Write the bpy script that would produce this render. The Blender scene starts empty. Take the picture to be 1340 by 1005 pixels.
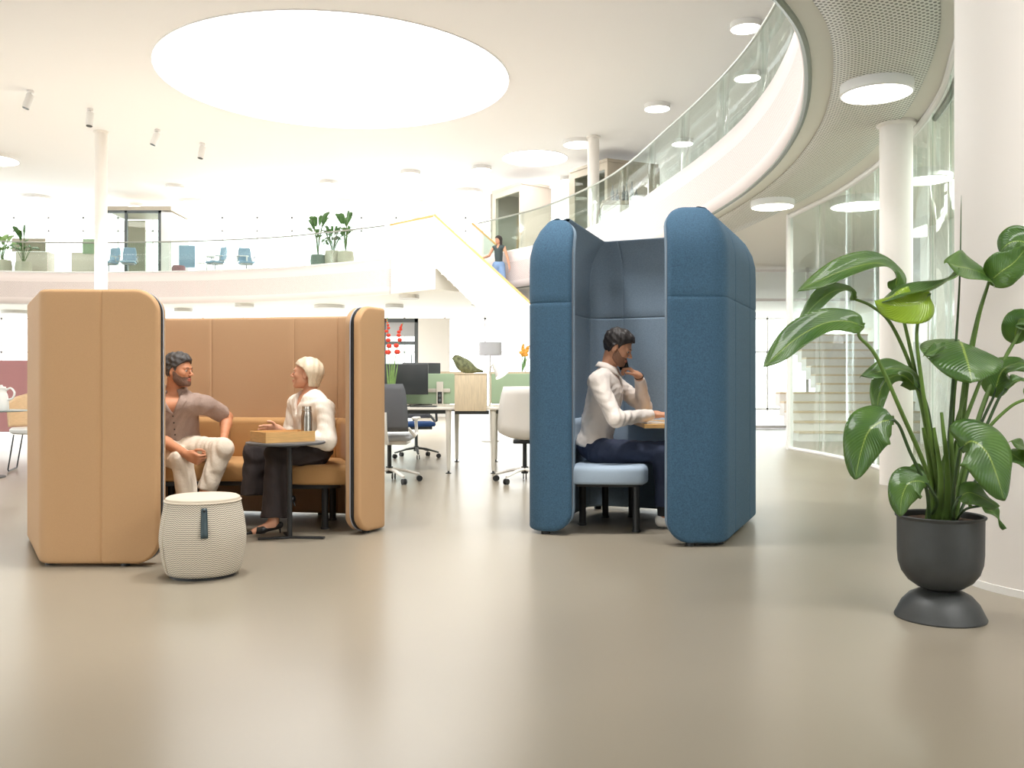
import bpy, bmesh, math, random
import numpy as np
from mathutils import Vector, Matrix
from mathutils.geometry import tessellate_polygon
random.seed(7)
SC = bpy.context.scene
COL = SC.collection
PI = math.pi
F = 1200.0
EXPO = 1.0
WORLD = 2.5
SKYSTR = 3.4
SPOTW = 1600
LAMPS = [('foreground_fill', (-2.5, 1.0, 3.55), (-1.5, 4.5, 0.0), 3.0, 1.2, 40),  # unseen fill, added for the left foreground
         ('foreground_fill', (2.8, 2.0, 3.55), (2.4, 3.6, 0), 2.0, 1.5, 105),  # unseen fill, added to lift the right foreground floor
         ('booth_fill', (-2.0, 5.4, 7.45), (-2.0, 6.4, 0), 1.2, 1.2, 190),  # out-of-frame fill added to brighten the inside of the tan booth
         ('booth_fill', (1.0, 5.4, 7.45), (.9, 6.4, 0), 1.2, 1.2, 240),  # out-of-frame fill added to brighten the inside of the blue booth
         ('side_room_fill', (5.7, 10, 3.55), (5.7, 10, 0), 1.2, 6, 120),  # fill added to lighten the room behind the curved glass
         ('upper_hall_fill', (-6, 32, 7.3), (-6, 32, 0), 16, 3, 90),  # fill added to whiten the far upper hall
         ('lower_hall_fill', (-6, 32, 3.4), (-6, 32, 0), 16, 3, 300)]  # fill added to whiten the far hall under the gallery

def W(px, py, Y):                      # the point seen at (px, py) that stands Y metres away
    return Vector(((px-670)/F*Y, Y, 1.0-(py-503)/F*Y))

# ------------------------------------------------------------------ colours and materials
def lin(c):
    c = c/255.0
    return c/12.92 if c <= 0.04045 else ((c+0.055)/1.055)**2.4
def rgb(r, g, b): return (lin(r), lin(g), lin(b), 1.0)

def N(nt, typ, **kw):
    n = nt.nodes.new(typ)
    for k, v in kw.items(): setattr(n, k, v)
    return n
def mat(name, col, rough=0.5, metal=0.0, spec=0.5, bump=0.0, bscale=200.0, var=0.0, vscale=3.0, stretch=None, coat=0.0, sheen=0.0, emit=None, estr=0.0, bdist=0.002):
    m = bpy.data.materials.new(name); m.use_nodes = True
    nt = m.node_tree; b = nt.nodes['Principled BSDF']
    b.inputs['Base Color'].default_value = rgb(*col)
    b.inputs['Roughness'].default_value = rough
    b.inputs['Metallic'].default_value = metal
    b.inputs['Specular IOR Level'].default_value = spec
    b.inputs['Coat Weight'].default_value = coat
    b.inputs['Sheen Weight'].default_value = sheen
    if emit:
        b.inputs['Emission Color'].default_value = rgb(*emit); b.inputs['Emission Strength'].default_value = estr
    tc = N(nt, 'ShaderNodeTexCoord'); mp = N(nt, 'ShaderNodeMapping')
    nt.links.new(tc.outputs['Object'], mp.inputs['Vector'])
    if stretch: mp.inputs['Scale'].default_value = stretch
    if var > 0:
        no = N(nt, 'ShaderNodeTexNoise'); no.inputs['Scale'].default_value = vscale; no.inputs['Detail'].default_value = 6
        nt.links.new(mp.outputs[0], no.inputs['Vector'])
        cr = N(nt, 'ShaderNodeValToRGB')
        a = rgb(*col)
        cr.color_ramp.elements[0].position = 0.3; cr.color_ramp.elements[1].position = 0.7
        cr.color_ramp.elements[0].color = tuple(max(0, x*(1-var)) for x in a[:3])+(1,)
        cr.color_ramp.elements[1].color = tuple(min(1, x*(1+var)) for x in a[:3])+(1,)
        nt.links.new(no.outputs['Fac'], cr.inputs['Fac']); nt.links.new(cr.outputs['Color'], b.inputs['Base Color'])
    if bump > 0:
        no = N(nt, 'ShaderNodeTexNoise'); no.inputs['Scale'].default_value = bscale; no.inputs['Detail'].default_value = 3
        nt.links.new(mp.outputs[0], no.inputs['Vector'])
        bp = N(nt, 'ShaderNodeBump'); bp.inputs['Strength'].default_value = bump; bp.inputs['Distance'].default_value = bdist
        nt.links.new(no.outputs['Fac'], bp.inputs['Height']); nt.links.new(bp.outputs[0], b.inputs['Normal'])
    return m
def math_n(nt, op, a, b=None, c=None):
    n = N(nt, 'ShaderNodeMath', operation=op)
    for i, v in enumerate((a, b, c)):
        if v is None: continue
        if isinstance(v, (int, float)): n.inputs[i].default_value = v
        else: nt.links.new(v, n.inputs[i])
    return n.outputs[0]
def glass_mat(name, tint=(240, 248, 246), refl=1.0):
    m = bpy.data.materials.new(name); m.use_nodes = True
    nt = m.node_tree; nt.nodes.clear()
    out = N(nt, 'ShaderNodeOutputMaterial'); tr = N(nt, 'ShaderNodeBsdfTransparent'); gl = N(nt, 'ShaderNodeBsdfGlossy')
    tr.inputs['Color'].default_value = rgb(*tint); gl.inputs['Roughness'].default_value = 0.01
    fr = N(nt, 'ShaderNodeLayerWeight'); fr.inputs['Blend'].default_value = 0.5
    mx = N(nt, 'ShaderNodeMixShader')
    f = math_n(nt, 'MULTIPLY', math_n(nt, 'ADD', 0.03, math_n(nt, 'MULTIPLY', 0.6, math_n(nt, 'POWER', fr.outputs['Facing'], 5.0))), refl)
    nt.links.new(f, mx.inputs[0]); nt.links.new(tr.outputs[0], mx.inputs[1]); nt.links.new(gl.outputs[0], mx.inputs[2])
    nt.links.new(mx.outputs[0], out.inputs[0])
    return m
def perf_mat(name, col, hole, pitch, rad, rough=0.6, axis='XY', band=None):
    """painted sheet with round perforations in a staggered grid"""
    m = mat(name, col, rough); nt = m.node_tree; b = nt.nodes['Principled BSDF']
    tc = N(nt, 'ShaderNodeTexCoord'); sp = N(nt, 'ShaderNodeSeparateXYZ')
    nt.links.new(tc.outputs['UV'], sp.inputs[0])
    x, y = sp.outputs[0], sp.outputs[1]
    def cell(ox, oy):
        u = math_n(nt, 'SUBTRACT', math_n(nt, 'FRACT', math_n(nt, 'ADD', math_n(nt, 'DIVIDE', x, pitch), ox)), 0.5)
        v = math_n(nt, 'SUBTRACT', math_n(nt, 'FRACT', math_n(nt, 'ADD', math_n(nt, 'DIVIDE', y, pitch), oy)), 0.5)
        d = math_n(nt, 'SQRT', math_n(nt, 'ADD', math_n(nt, 'MULTIPLY', u, u), math_n(nt, 'MULTIPLY', v, v)))
        return math_n(nt, 'LESS_THAN', d, rad)
    msk = math_n(nt, 'MAXIMUM', cell(0, 0), cell(0.5, 0.5))
    if band:
        msk = math_n(nt, 'MULTIPLY', msk, math_n(nt, 'MULTIPLY', math_n(nt, 'GREATER_THAN', y, band[0]), math_n(nt, 'LESS_THAN', y, band[1])))
    mx = N(nt, 'ShaderNodeMix', data_type='RGBA')
    mx.inputs[6].default_value = rgb(*col); mx.inputs[7].default_value = rgb(*hole)
    nt.links.new(msk, mx.inputs[0]); nt.links.new(mx.outputs[2], b.inputs['Base Color'])
    return m

M = {}
def make_mats():
    m = mat('floor_resin', (149, 140, 124), 0.3, spec=0.32, var=0.03, vscale=0.7)
    nt = m.node_tree; b = nt.nodes['Principled BSDF']
    tc = N(nt, 'ShaderNodeTexCoord'); no = N(nt, 'ShaderNodeTexNoise'); no.inputs['Scale'].default_value = 1.3; no.inputs['Detail'].default_value = 5
    nt.links.new(tc.outputs['Object'], no.inputs['Vector'])
    mr = N(nt, 'ShaderNodeMapRange'); mr.inputs[3].default_value = 0.27; mr.inputs[4].default_value = 0.30
    nt.links.new(no.outputs['Fac'], mr.inputs[0]); nt.links.new(mr.outputs[0], b.inputs['Roughness'])
    M['floor'] = m
    M['white'] = mat('white_plaster', (240, 238, 234), 0.7, bump=0.05, bscale=60)
    M['ceil'] = mat('ceiling_paint', (247, 245, 246), 0.8)
    M['column'] = mat('column_paint', (238, 232, 226), 0.55, bump=0.03, bscale=30)
    M['soffit'] = mat('soffit_paint', (236, 234, 226), 0.6)
    M['perf'] = perf_mat('perforated_soffit', (236, 234, 226), (120, 120, 110), 0.052, 0.22)
    M['fascia'] = perf_mat('perforated_fascia', (232, 220, 217), (176, 160, 156), 0.05, 0.22, band=(0.2, 0.72))
    M['steel_trim'] = mat('grey_edge_trim', (128, 132, 122), 0.35, metal=0.6)
    M['rail'] = mat('brushed_steel', (176, 178, 172), 0.3, metal=0.8)
    M['glass'] = glass_mat('clear_glass', (252, 254, 253), .7)
    M['glass_green'] = glass_mat('greenish_glass', (242, 248, 245), .8)
    M['frame_white'] = mat('white_frame', (236, 234, 232), 0.4)
    M['frame_dark'] = mat('dark_frame', (84, 90, 92), 0.4)
    M['frame_grey'] = mat('grey_frame', (236, 232, 230), 0.4)
    M['lamp'] = mat('lit_diffuser', (255, 250, 240), 0.4, emit=(255, 248, 236), estr=5.0)
    M['lamp_off'] = mat('lamp_body', (205, 203, 198), 0.5)
    M['tan'] = mat('tan_fabric', (192, 152, 110), 0.75, bump=0.25, bscale=900, var=0.04, vscale=350)
    M['tan_in'] = mat('tan_inner_fabric', (186, 150, 114), 0.8, bump=0.25, bscale=900, var=0.03, vscale=350, sheen=0.1)
    M['tan_seat'] = mat('ochre_upholstery', (180, 136, 84), 0.75, bump=0.2, bscale=700, var=0.04, vscale=250, sheen=0.1)
    M['blue'] = mat('blue_felt', (56, 88, 112), 0.88, bump=0.5, bscale=300, var=0.24, vscale=130, bdist=.003)
    M['blue_in'] = mat('grey_blue_felt', (122, 140, 156), 0.88, bump=0.4, bscale=300, var=0.12, vscale=130)
    M['blue_seat'] = mat('pale_blue_upholstery', (158, 174, 190), 0.8, bump=0.3, bscale=420, var=0.05, vscale=260)
    M['black'] = mat('black_powder_coat', (34, 36, 38), 0.45)
    M['strip'] = mat('black_rubber_strip', (22, 22, 23), 0.5)
    M['piping'] = mat('grey_piping', (120, 122, 126), 0.5)
    M['piping_l'] = mat('light_grey_piping', (172, 178, 188), 0.5)
    M['knit_top'] = mat('cream_fabric', (206, 194, 176), 0.85, bump=0.3, bscale=500)
    # zigzag woven ottoman cloth
    m = mat('woven_grey_cloth', (180, 176, 168), 0.85, bump=0.2, bscale=500); nt = m.node_tree; b = nt.nodes['Principled BSDF']
    tc = N(nt, 'ShaderNodeTexCoord'); sp = N(nt, 'ShaderNodeSeparateXYZ'); nt.links.new(tc.outputs['UV'], sp.inputs[0])
    u, v = sp.outputs[0], sp.outputs[1]
    zz = math_n(nt, 'ABSOLUTE', math_n(nt, 'SUBTRACT', math_n(nt, 'FRACT', math_n(nt, 'MULTIPLY', u, 76.0)), 0.5))
    st = math_n(nt, 'FRACT', math_n(nt, 'ADD', math_n(nt, 'MULTIPLY', v, 42.0), math_n(nt, 'MULTIPLY', zz, 1.0)))
    mk = math_n(nt, 'GREATER_THAN', st, 0.6)
    mx = N(nt, 'ShaderNodeMix', data_type='RGBA'); mx.inputs[6].default_value = rgb(222, 212, 194); mx.inputs[7].default_value = rgb(120, 114, 108)
    nt.links.new(mk, mx.inputs[0]); nt.links.new(mx.outputs[2], b.inputs['Base Color']); M['knit'] = m
    M['oak'] = mat('light_oak', (214, 168, 106), 0.5, var=0.12, vscale=14, stretch=(1, 1, 9))
    M['oak_pale'] = mat('pale_oak', (214, 196, 166), 0.5, var=0.1, vscale=18, stretch=(6, 6, .5))
    M['oak_trim'] = mat('oak_handrail', (226, 176, 108), 0.45)
    M['steel'] = mat('bottle_steel', (176, 170, 162), 0.26, metal=0.95)
    M['skin'] = mat('skin', (206, 150, 118), 0.55, var=0.05, vscale=30)
    M['skin_tan'] = mat('warm_skin', (196, 134, 98), 0.55, var=0.06, vscale=30)
    M['skin_pink'] = mat('fair_skin', (216, 160, 130), 0.55, var=0.05, vscale=30)
    M['lips'] = mat('lips', (178, 96, 82), 0.45)
    M['eye'] = mat('eye_dark', (44, 34, 30), 0.2)
    M['hair_dark'] = mat('dark_hair', (44, 38, 36), 0.55, bump=0.8, bscale=120, var=0.25, vscale=60, stretch=(1, 3, 1))
    M['hair_grey'] = mat('greying_hair', (66, 62, 60), 0.55, bump=0.8, bscale=120, var=0.3, vscale=60, stretch=(1, 3, 1))
    M['hair_blond'] = mat('silver_blond_hair', (214, 198, 172), 0.45, bump=0.7, bscale=60, var=0.12, vscale=50, stretch=(3, 3, .35))
    M['beard_light'] = mat('light_stubble', (146, 106, 84), 0.7, bump=0.8, bscale=300, var=0.2, vscale=200)
    M['beard'] = mat('stubble', (112, 82, 66), 0.7, bump=0.8, bscale=300, var=0.2, vscale=200)
    M['shirt_taupe'] = mat('taupe_linen', (156, 134, 122), 0.85, bdist=.012, bump=0.6, bscale=22, var=0.06, vscale=120)
    M['trouser_cream'] = mat('cream_cotton', (222, 208, 190), 0.85, bdist=.012, bump=0.6, bscale=20, var=0.03, vscale=20)
    M['blouse'] = mat('ivory_blouse', (236, 226, 212), 0.7, bump=0.6, bscale=22, bdist=.012, stretch=(1.6, 1.6, .5))
    M['trouser_black'] = mat('black_trousers', (48, 40, 40), 0.8, bump=0.6, bscale=18, bdist=.012, stretch=(1.5, 1.5, .5))
    M['shirt_white'] = mat('off_white_shirt', (238, 226, 216), 0.75, bump=0.6, bscale=22, bdist=.012)
    M['trouser_navy'] = mat('navy_trousers', (38, 48, 72), 0.8, bump=0.6, bscale=20, bdist=.012)
    M['shoe_black'] = mat('black_leather', (24, 24, 26), 0.3)
    M['shoe_white'] = mat('white_sneaker', (226, 222, 216), 0.5)
    M['sock'] = mat('black_sock', (22, 24, 28), 0.8)
    M['vest'] = mat('charcoal_knit', (70, 84, 86), 0.85)
    M['jeans'] = mat('light_denim', (140, 172, 214), 0.85)
    M['phone'] = mat('phone_black', (18, 18, 20), 0.2)
    M['button'] = mat('dark_button', (60, 48, 42), 0.4)
    M['pot'] = mat('blackened_metal', (66, 68, 68), 0.5, metal=0.25, bump=0.15, bscale=60, var=0.12, vscale=9)
    M['soil'] = mat('potting_soil', (70, 52, 40), 0.95, bump=1.0, bscale=90, var=0.4, vscale=60)
    M['stem'] = mat('plant_stem', (84, 112, 44), 0.5, var=0.25, vscale=6)
    M['stem_dark'] = mat('dark_plant_stem', (54, 78, 40), 0.45, var=0.2, vscale=8)
    M['spot_lens'] = mat('black_lens', (12, 12, 13), 0.2)
    M['green_panel'] = mat('sage_felt', (158, 180, 150), 0.9, bump=0.2, bscale=300)
    M['desk_top'] = mat('pale_laminate', (228, 222, 212), 0.45)
    M['desk_leg'] = mat('putty_metal', (208, 202, 190), 0.45)
    M['grey_mesh'] = mat('charcoal_mesh', (98, 100, 104), 0.8, bump=0.5, bscale=500)
    M['grey_fabric'] = mat('light_grey_fabric', (178, 180, 184), 0.8)
    M['chair_white'] = mat('white_plastic', (236, 232, 226), 0.4)
    M['chair_blue'] = mat('blue_seat_fabric', (62, 104, 178), 0.8)
    M['screen'] = mat('monitor_black', (52, 56, 58), 0.35)
    M['pink'] = mat('dusty_pink_wall', (196, 140, 140), 0.8)
    M['wood_shell'] = mat('oak_shell', (222, 190, 150), 0.5, var=0.08, vscale=20, stretch=(1, 1, 6))
    M['enamel'] = mat('white_enamel', (240, 238, 234), 0.3)
    M['red'] = mat('red_petals', (222, 66, 44), 0.6)
    M['orange'] = mat('orange_petals', (240, 168, 70), 0.6)
    M['leaf_small'] = mat('houseplant_leaf', (70, 112, 52), 0.45, var=0.3, vscale=12)
    M['leaf_pale'] = mat('pale_houseplant_leaf', (128, 160, 92), 0.5, var=0.3, vscale=12)
    M['stone_pot'] = mat('stone_pot', (206, 198, 182), 0.8, bump=0.2, bscale=60)
    M['grey_pot'] = mat('grey_green_pot', (120, 134, 128), 0.6)
    M['shade'] = mat('lamp_shade', (206, 206, 212), 0.8)
    M['booth_wall'] = mat('booth_cladding', (226, 214, 202), 0.6)
    M['booth_dark'] = mat('taupe_cladding', (170, 160, 144), 0.6)
    M['blue_screen'] = mat('pale_blue_panel', (148, 176, 202), 0.8)
    M['patina'] = mat('mossy_patina', (118, 122, 88), 0.8, bump=0.8, bscale=40, var=0.5, vscale=28)
    M['grass_red'] = mat('heather_seat', (150, 110, 118), 0.8)
    M['leather'] = mat('petrol_leather', (44, 62, 68), 0.45)
    # big strelitzia leaf, light midrib and fine side veins
    m = bpy.data.materials.new('strelitzia_leaf'); m.use_nodes = True
    nt = m.node_tree; b = nt.nodes['Principled BSDF']; b.inputs['Roughness'].default_value = 0.28; b.inputs['Coat Weight'].default_value = 0.35
    tc = N(nt, 'ShaderNodeTexCoord'); sp = N(nt, 'ShaderNodeSeparateXYZ'); nt.links.new(tc.outputs['UV'], sp.inputs[0])
    u, v = sp.outputs[0], sp.outputs[1]
    au = math_n(nt, 'ABSOLUTE', math_n(nt, 'SUBTRACT', u, 0.5))
    rib = math_n(nt, 'LESS_THAN', au, 0.016)
    vein = math_n(nt, 'SINE', math_n(nt, 'MULTIPLY', math_n(nt, 'SUBTRACT', v, math_n(nt, 'MULTIPLY', au, 0.5)), 150.0))
    no = N(nt, 'ShaderNodeTexNoise'); no.inputs['Scale'].default_value = 7; nt.links.new(tc.outputs['Object'], no.inputs['Vector'])
    cr = N(nt, 'ShaderNodeValToRGB'); cr.color_ramp.elements[0].position = .3; cr.color_ramp.elements[1].position = .75
    cr.color_ramp.elements[0].color = rgb(58, 96, 48); cr.color_ramp.elements[1].color = rgb(96, 130, 62)
    vv = math_n(nt, 'ADD', no.outputs['Fac'], math_n(nt, 'MULTIPLY', vein, 0.04)); nt.links.new(vv, cr.inputs[0])
    mx = N(nt, 'ShaderNodeMix', data_type='RGBA'); mx.inputs[7].default_value = rgb(150, 172, 84)
    nt.links.new(rib, mx.inputs[0]); nt.links.new(cr.outputs[0], mx.inputs[6]); nt.links.new(mx.outputs[2], b.inputs['Base Color'])
    bp = N(nt, 'ShaderNodeBump'); bp.inputs['Strength'].default_value = .4; bp.inputs['Distance'].default_value = .002
    nt.links.new(vein, bp.inputs['Height']); nt.links.new(bp.outputs[0], b.inputs['Normal'])
    tl = N(nt, 'ShaderNodeBsdfTranslucent'); tl.inputs['Color'].default_value = rgb(170, 200, 20)
    ms = N(nt, 'ShaderNodeMixShader'); ms.inputs[0].default_value = 0.3
    out = nt.nodes['Material Output']
    nt.links.new(b.outputs[0], ms.inputs[1]); nt.links.new(tl.outputs[0], ms.inputs[2]); nt.links.new(ms.outputs[0], out.inputs[0])
    M['leaf'] = m
make_mats()
M['leaf_backlit'] = M['leaf'].copy(); M['leaf_backlit'].name = 'backlit_leaf_tint'  # leaf copy with the backlight painted in as yellow-green
_n = [n for n in M['leaf_backlit'].node_tree.nodes if n.bl_idname == 'ShaderNodeValToRGB'][0]
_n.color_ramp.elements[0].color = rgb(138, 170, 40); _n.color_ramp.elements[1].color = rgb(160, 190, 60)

# ------------------------------------------------------------------ geometry collector
class G:
    def __init__(s): s.v = []; s.f = []; s.uv = None
    def add(s, v, f, xf=None):
        o = len(s.v)
        s.v += [tuple(xf @ Vector(p)) if xf else tuple(p) for p in v]
        s.f += [tuple(i+o for i in q) for q in f]
        return s
    def box(s, x0, x1, y0, y1, z0, z1, r=0.0, xf=None, seg=2):
        bm = bmesh.new(); bmesh.ops.create_cube(bm, size=1.0)
        for v in bm.verts: v.co = Vector(((x0+x1)/2+v.co.x*(x1-x0), (y0+y1)/2+v.co.y*(y1-y0), (z0+z1)/2+v.co.z*(z1-z0)))
        if r > 0: bmesh.ops.bevel(bm, geom=list(bm.edges)+list(bm.verts), offset=r, segments=seg, affect='EDGES', profile=0.5)
        bm.verts.index_update()
        s.add([v.co.copy() for v in bm.verts], [[v.index for v in f.verts] for f in bm.faces], xf); bm.free(); return s
    def rings(s, rings, cap=True, closed=True):
        n = len(rings[0]); v = [p for r in rings for p in r]; f = []
        for i in range(len(rings)-1):
            for j in range(n if closed else n-1):
                k = (j+1) % n; f.append((i*n+j, i*n+k, (i+1)*n+k, (i+1)*n+j))
        if cap and closed:
            f.append(tuple(range(n-1, -1, -1))); f.append(tuple((len(rings)-1)*n+j for j in range(n)))
        return s.add(v, f)
    def tube(s, pts, r, n=10, cap=True, flat=1.0):
        pts = [Vector(p) for p in pts]
        if isinstance(r, (int, float)): r = [r]*len(pts)
        rings = []; up = None
        for i, p in enumerate(pts):
            t = (pts[min(i+1, len(pts)-1)]-pts[max(i-1, 0)]).normalized()
            if up is None:
                up = Vector((0, 0, 1)) if abs(t.z) < 0.9 else Vector((0, 1, 0))
            a = t.cross(up).normalized(); b = a.cross(t).normalized(); up = b
            rings.append([p+a*math.cos(2*PI*j/n)*r[i]+b*math.sin(2*PI*j/n)*r[i]*flat for j in range(n)])
        return s.rings(rings, cap)
    def lathe(s, prof, n=32, c=(0, 0, 0), cap=True):
        return s.rings([[(c[0]+r*math.cos(2*PI*j/n), c[1]+r*math.sin(2*PI*j/n), c[2]+z) for j in range(n)] for r, z in prof], cap)
    def cyl(s, a, b, r, r2=None, n=16):
        return s.tube([a, b], [r, r if r2 is None else r2], n)
    def prism(s, poly, z0, z1):
        n = len(poly)
        return s.rings([[(x, y, z0) for x, y in poly], [(x, y, z1) for x, y in poly]], True)
    def ball(s, c, r, n=16, m=10):
        if isinstance(r, (int, float)): r = (r, r, r)
        rings = [[(c[0]+r[0]*math.sin(PI*i/m)*math.cos(2*PI*j/n), c[1]+r[1]*math.sin(PI*i/m)*math.sin(2*PI*j/n), c[2]-r[2]*math.cos(PI*i/m)) for j in range(n)] for i in range(1, m)]
        return s.rings(rings, True)

def obj(name, g, m, parent=None, smooth=True, world=False, angle=40):
    me = bpy.data.meshes.new(name)
    v = g.v
    if parent is not None and world:
        L = Matrix(parent.matrix_basis).inverted(); v = [tuple(L @ Vector(p)) for p in v]
    me.from_pydata(v, [], g.f)
    me.validate()
    bm = bmesh.new(); bm.from_mesh(me); bmesh.ops.recalc_face_normals(bm, faces=bm.faces); bm.to_mesh(me); bm.free()
    me.materials.append(m)
    if smooth:
        me.shade_smooth()
        try: me.set_sharp_from_angle(angle=math.radians(angle))
        except Exception: pass
    o = bpy.data.objects.new(name, me); COL.objects.link(o)
    if parent is not None: o.parent = parent
    return o
def obj_grid(name, rows, m, parent=None, world=False, thick=0.0, uvs=None):
    """open sheet from a grid of points, with UVs in metres or given ones"""
    nr, nc = len(rows), len(rows[0])
    v = [tuple(p) for r in rows for p in r]
    if parent is not None and world:
        L = Matrix(parent.matrix_basis).inverted(); v = [tuple(L @ Vector(p)) for p in v]
    f = [(i*nc+j, i*nc+j+1, (i+1)*nc+j+1, (i+1)*nc+j) for i in range(nr-1) for j in range(nc-1)]
    me = bpy.data.meshes.new(name); me.from_pydata(v, [], f); me.materials.append(m)
    if uvs:
        ul = me.uv_layers.new(name='UVMap'); flat = [q for r in uvs for q in r]
        for lp in me.loops: ul.data[lp.index].uv = flat[lp.vertex_index]
    me.shade_smooth()
    o = bpy.data.objects.new(name, me); COL.objects.link(o)
    if parent is not None: o.parent = parent
    if thick:
        md = o.modifiers.new('Solidify', 'SOLIDIFY'); md.thickness = thick; md.offset = 0
    return o
def tag(o, label, cat, group=None, kind=None):
    o['label'] = label; o['category'] = cat
    if group: o['group'] = group
    if kind: o['kind'] = kind
    return o
def struct(o): o['kind'] = 'structure'; return o
def thing(name, label, cat, loc=(0, 0, 0), rz=0.0, group=None):
    o = bpy.data.objects.new(name, None); COL.objects.link(o)
    o.location = loc; o.rotation_euler = (0, 0, rz); o.empty_display_size = 0.1
    o.matrix_basis = Matrix.Translation(Vector(loc)) @ Matrix.Rotation(rz, 4, 'Z')
    return tag(o, label, cat, group)
def copy_thing(root, loc, rz, label, scale=1.0):
    def rec(o, par):
        c = o.copy(); COL.objects.link(c)
        if par is not None: c.parent = par
        for k in kids.get(o.name, []): rec(k, c)
        return c
    kids = {}
    for o in list(bpy.data.objects):
        if o.parent: kids.setdefault(o.parent.name, []).append(o)
    r = rec(root, None); r.location = loc; r.rotation_euler = (0, 0, rz); r['label'] = label
    if scale != 1.0: r.scale = (scale,)*3
    return r

def catmull(pts, n=8):
    pts = [Vector(p) for p in pts]; out = []
    P = [pts[0]*2-pts[1]]+pts+[pts[-1]*2-pts[-2]]
    for i in range(1, len(P)-2):
        for k in range(n):
            t = k/n; a, b, c, d = P[i-1], P[i], P[i+1], P[i+2]
            out.append(0.5*((2*b)+(c-a)*t+(2*a-5*b+4*c-d)*t*t+(3*b-a-3*c+d)*t**3))
    out.append(pts[-1]); return out

def fillet_path(pts, radii, seg=12):
    """polyline with rounded corners -> list of 2D Vectors"""
    pts = [Vector(p) for p in pts]; out = [pts[0]]
    for i in range(1, len(pts)-1):
        p, a, b = pts[i], (pts[i-1]-pts[i]).normalized(), (pts[i+1]-pts[i]).normalized()
        ang = a.angle(b); r = radii[i-1]; d = min(r/math.tan(ang/2), (pts[i-1]-p).length*0.49 if i > 1 else (pts[i-1]-p).length*.95, (pts[i+1]-p).length*0.49 if i < len(pts)-2 else (pts[i+1]-p).length*.95)
        r = d*math.tan(ang/2); s, e = p+a*d, p+b*d
        c = p+(a+b).normalized()*(r/math.sin(ang/2))
        a0 = math.atan2((s-c).y, (s-c).x); a1 = math.atan2((e-c).y, (e-c).x)
        da = (a1-a0+PI) % (2*PI)-PI
        for k in range(seg+1): out.append(c+Vector((math.cos(a0+da*k/seg), math.sin(a0+da*k/seg)))*r)
    out.append(pts[-1]); return out
def resample(path, S):
    """positions and left-hand normals at arclengths S"""
    L = [0]
    for i in range(1, len(path)): L.append(L[-1]+(path[i]-path[i-1]).length)
    nrm = []
    for i in range(len(path)):
        t = (path[min(i+1, len(path)-1)]-path[max(i-1, 0)]).normalized(); nrm.append(Vector((-t.y, t.x)))
    out = []; j = 0
    for s in S:
        s = min(max(s, 0), L[-1])
        while j < len(L)-2 and L[j+1] < s: j += 1
        while j > 0 and L[j] > s: j -= 1
        t = (s-L[j])/max(1e-9, L[j+1]-L[j])
        out.append((path[j].lerp(path[j+1], t), nrm[j].lerp(nrm[j+1], t).normalized()))
    return out
def path_len(path): return sum((path[i]-path[i-1]).length for i in range(1, len(path)))

def shell(path, side, o0, o1, z0, z1, R, r, seams=(), zseams=(), canopy=None, groove=0.006, ends=(0.0, 0.0)):
    """an upholstered wall: follows path, thickness from o0 to o1 (offset to the inner side), free corners rounded by R"""
    L = path_len(path); S = set()
    k = 0
    while k*0.05 < L: S.add(round(k*0.05, 4)); k += 1
    S.add(L)
    for k in range(11):
        e = R*(1-math.cos(PI/2*k/10)); S.add(round(ends[0]+e, 4)); S.add(L-ends[1]-round(e, 4))
        e = r*(1-math.cos(PI/2*k/10)); S.add(round(ends[0]+e, 4)); S.add(L-ends[1]-round(e, 4))
    for q in seams:
        for d in (-0.012, -0.004, 0, 0.004, 0.012): S.add(q+d)
    S = sorted(x for x in S if ends[0] <= x <= L-ends[1])
    S2 = [S[0]]
    for x in S[1:]:
        if x-S2[-1] > 0.0007: S2.append(x)
    S = S2
    Z = set(z0+(z1-z0)*i/24 for i in range(25))
    for q in zseams:
        for d in (-0.012, -0.004, 0, 0.004, 0.012): Z.add(q+d)
    Z = sorted(Z)
    def can(z):
        if not canopy or z <= canopy[0]: return 0.0
        return canopy[1]-math.sqrt(max(0, canopy[1]**2-(z-canopy[0])**2))
    rings = []
    for (p, n), s in zip(resample(path, S), S):
        n = n*side; e = max(0.0, min(s-ends[0], L-ends[1]-s))
        dz = R-math.sqrt(max(0, R*R-(R-e)**2)) if e < R else 0.0
        h = (o1-o0)/2; shrink = r-math.sqrt(max(0, r*r-(r-e)**2)) if e < r else 0.0
        gs = groove*max([max(0, 1-abs(s-q)/0.008) for q in seams] or [0])
        h = h-shrink*0.9-gs; m = (o0+o1)/2; rr = min(r, h*0.98)
        zb, zt = z0+dz, z1-dz; ring = []
        def pt(off, z): c = can(z); q = p+n*(off+c); ring.append((q.x, q.y, z))
        def gz(z): return groove*max([max(0, 1-abs(z-q)/0.008) for q in zseams] or [0])
        zz = [min(max(z, zb+rr), zt-rr) for z in Z]
        for z in zz: pt(m-h+gz(z), z)
        for k in range(1, 7): a = PI/2*k/6; pt(m-h+rr-rr*math.cos(a), zt-rr+rr*math.sin(a))
        for k in range(0, 6): a = PI/2*(1-k/6); pt(m+h-rr+rr*math.cos(a), zt-rr+rr*math.sin(a))
        for z in reversed(zz): pt(m+h-gz(z), z)
        for k in range(1, 6): a = PI/2*k/6; pt(m+h-rr+rr*math.cos(a), zb+rr-rr*math.sin(a))
        for k in range(0, 6): a = PI/2*(1-k/6); pt(m-h+rr-rr*math.cos(a), zb+rr-rr*math.sin(a))
        rings.append(ring)
    return G().rings(rings, True)
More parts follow.
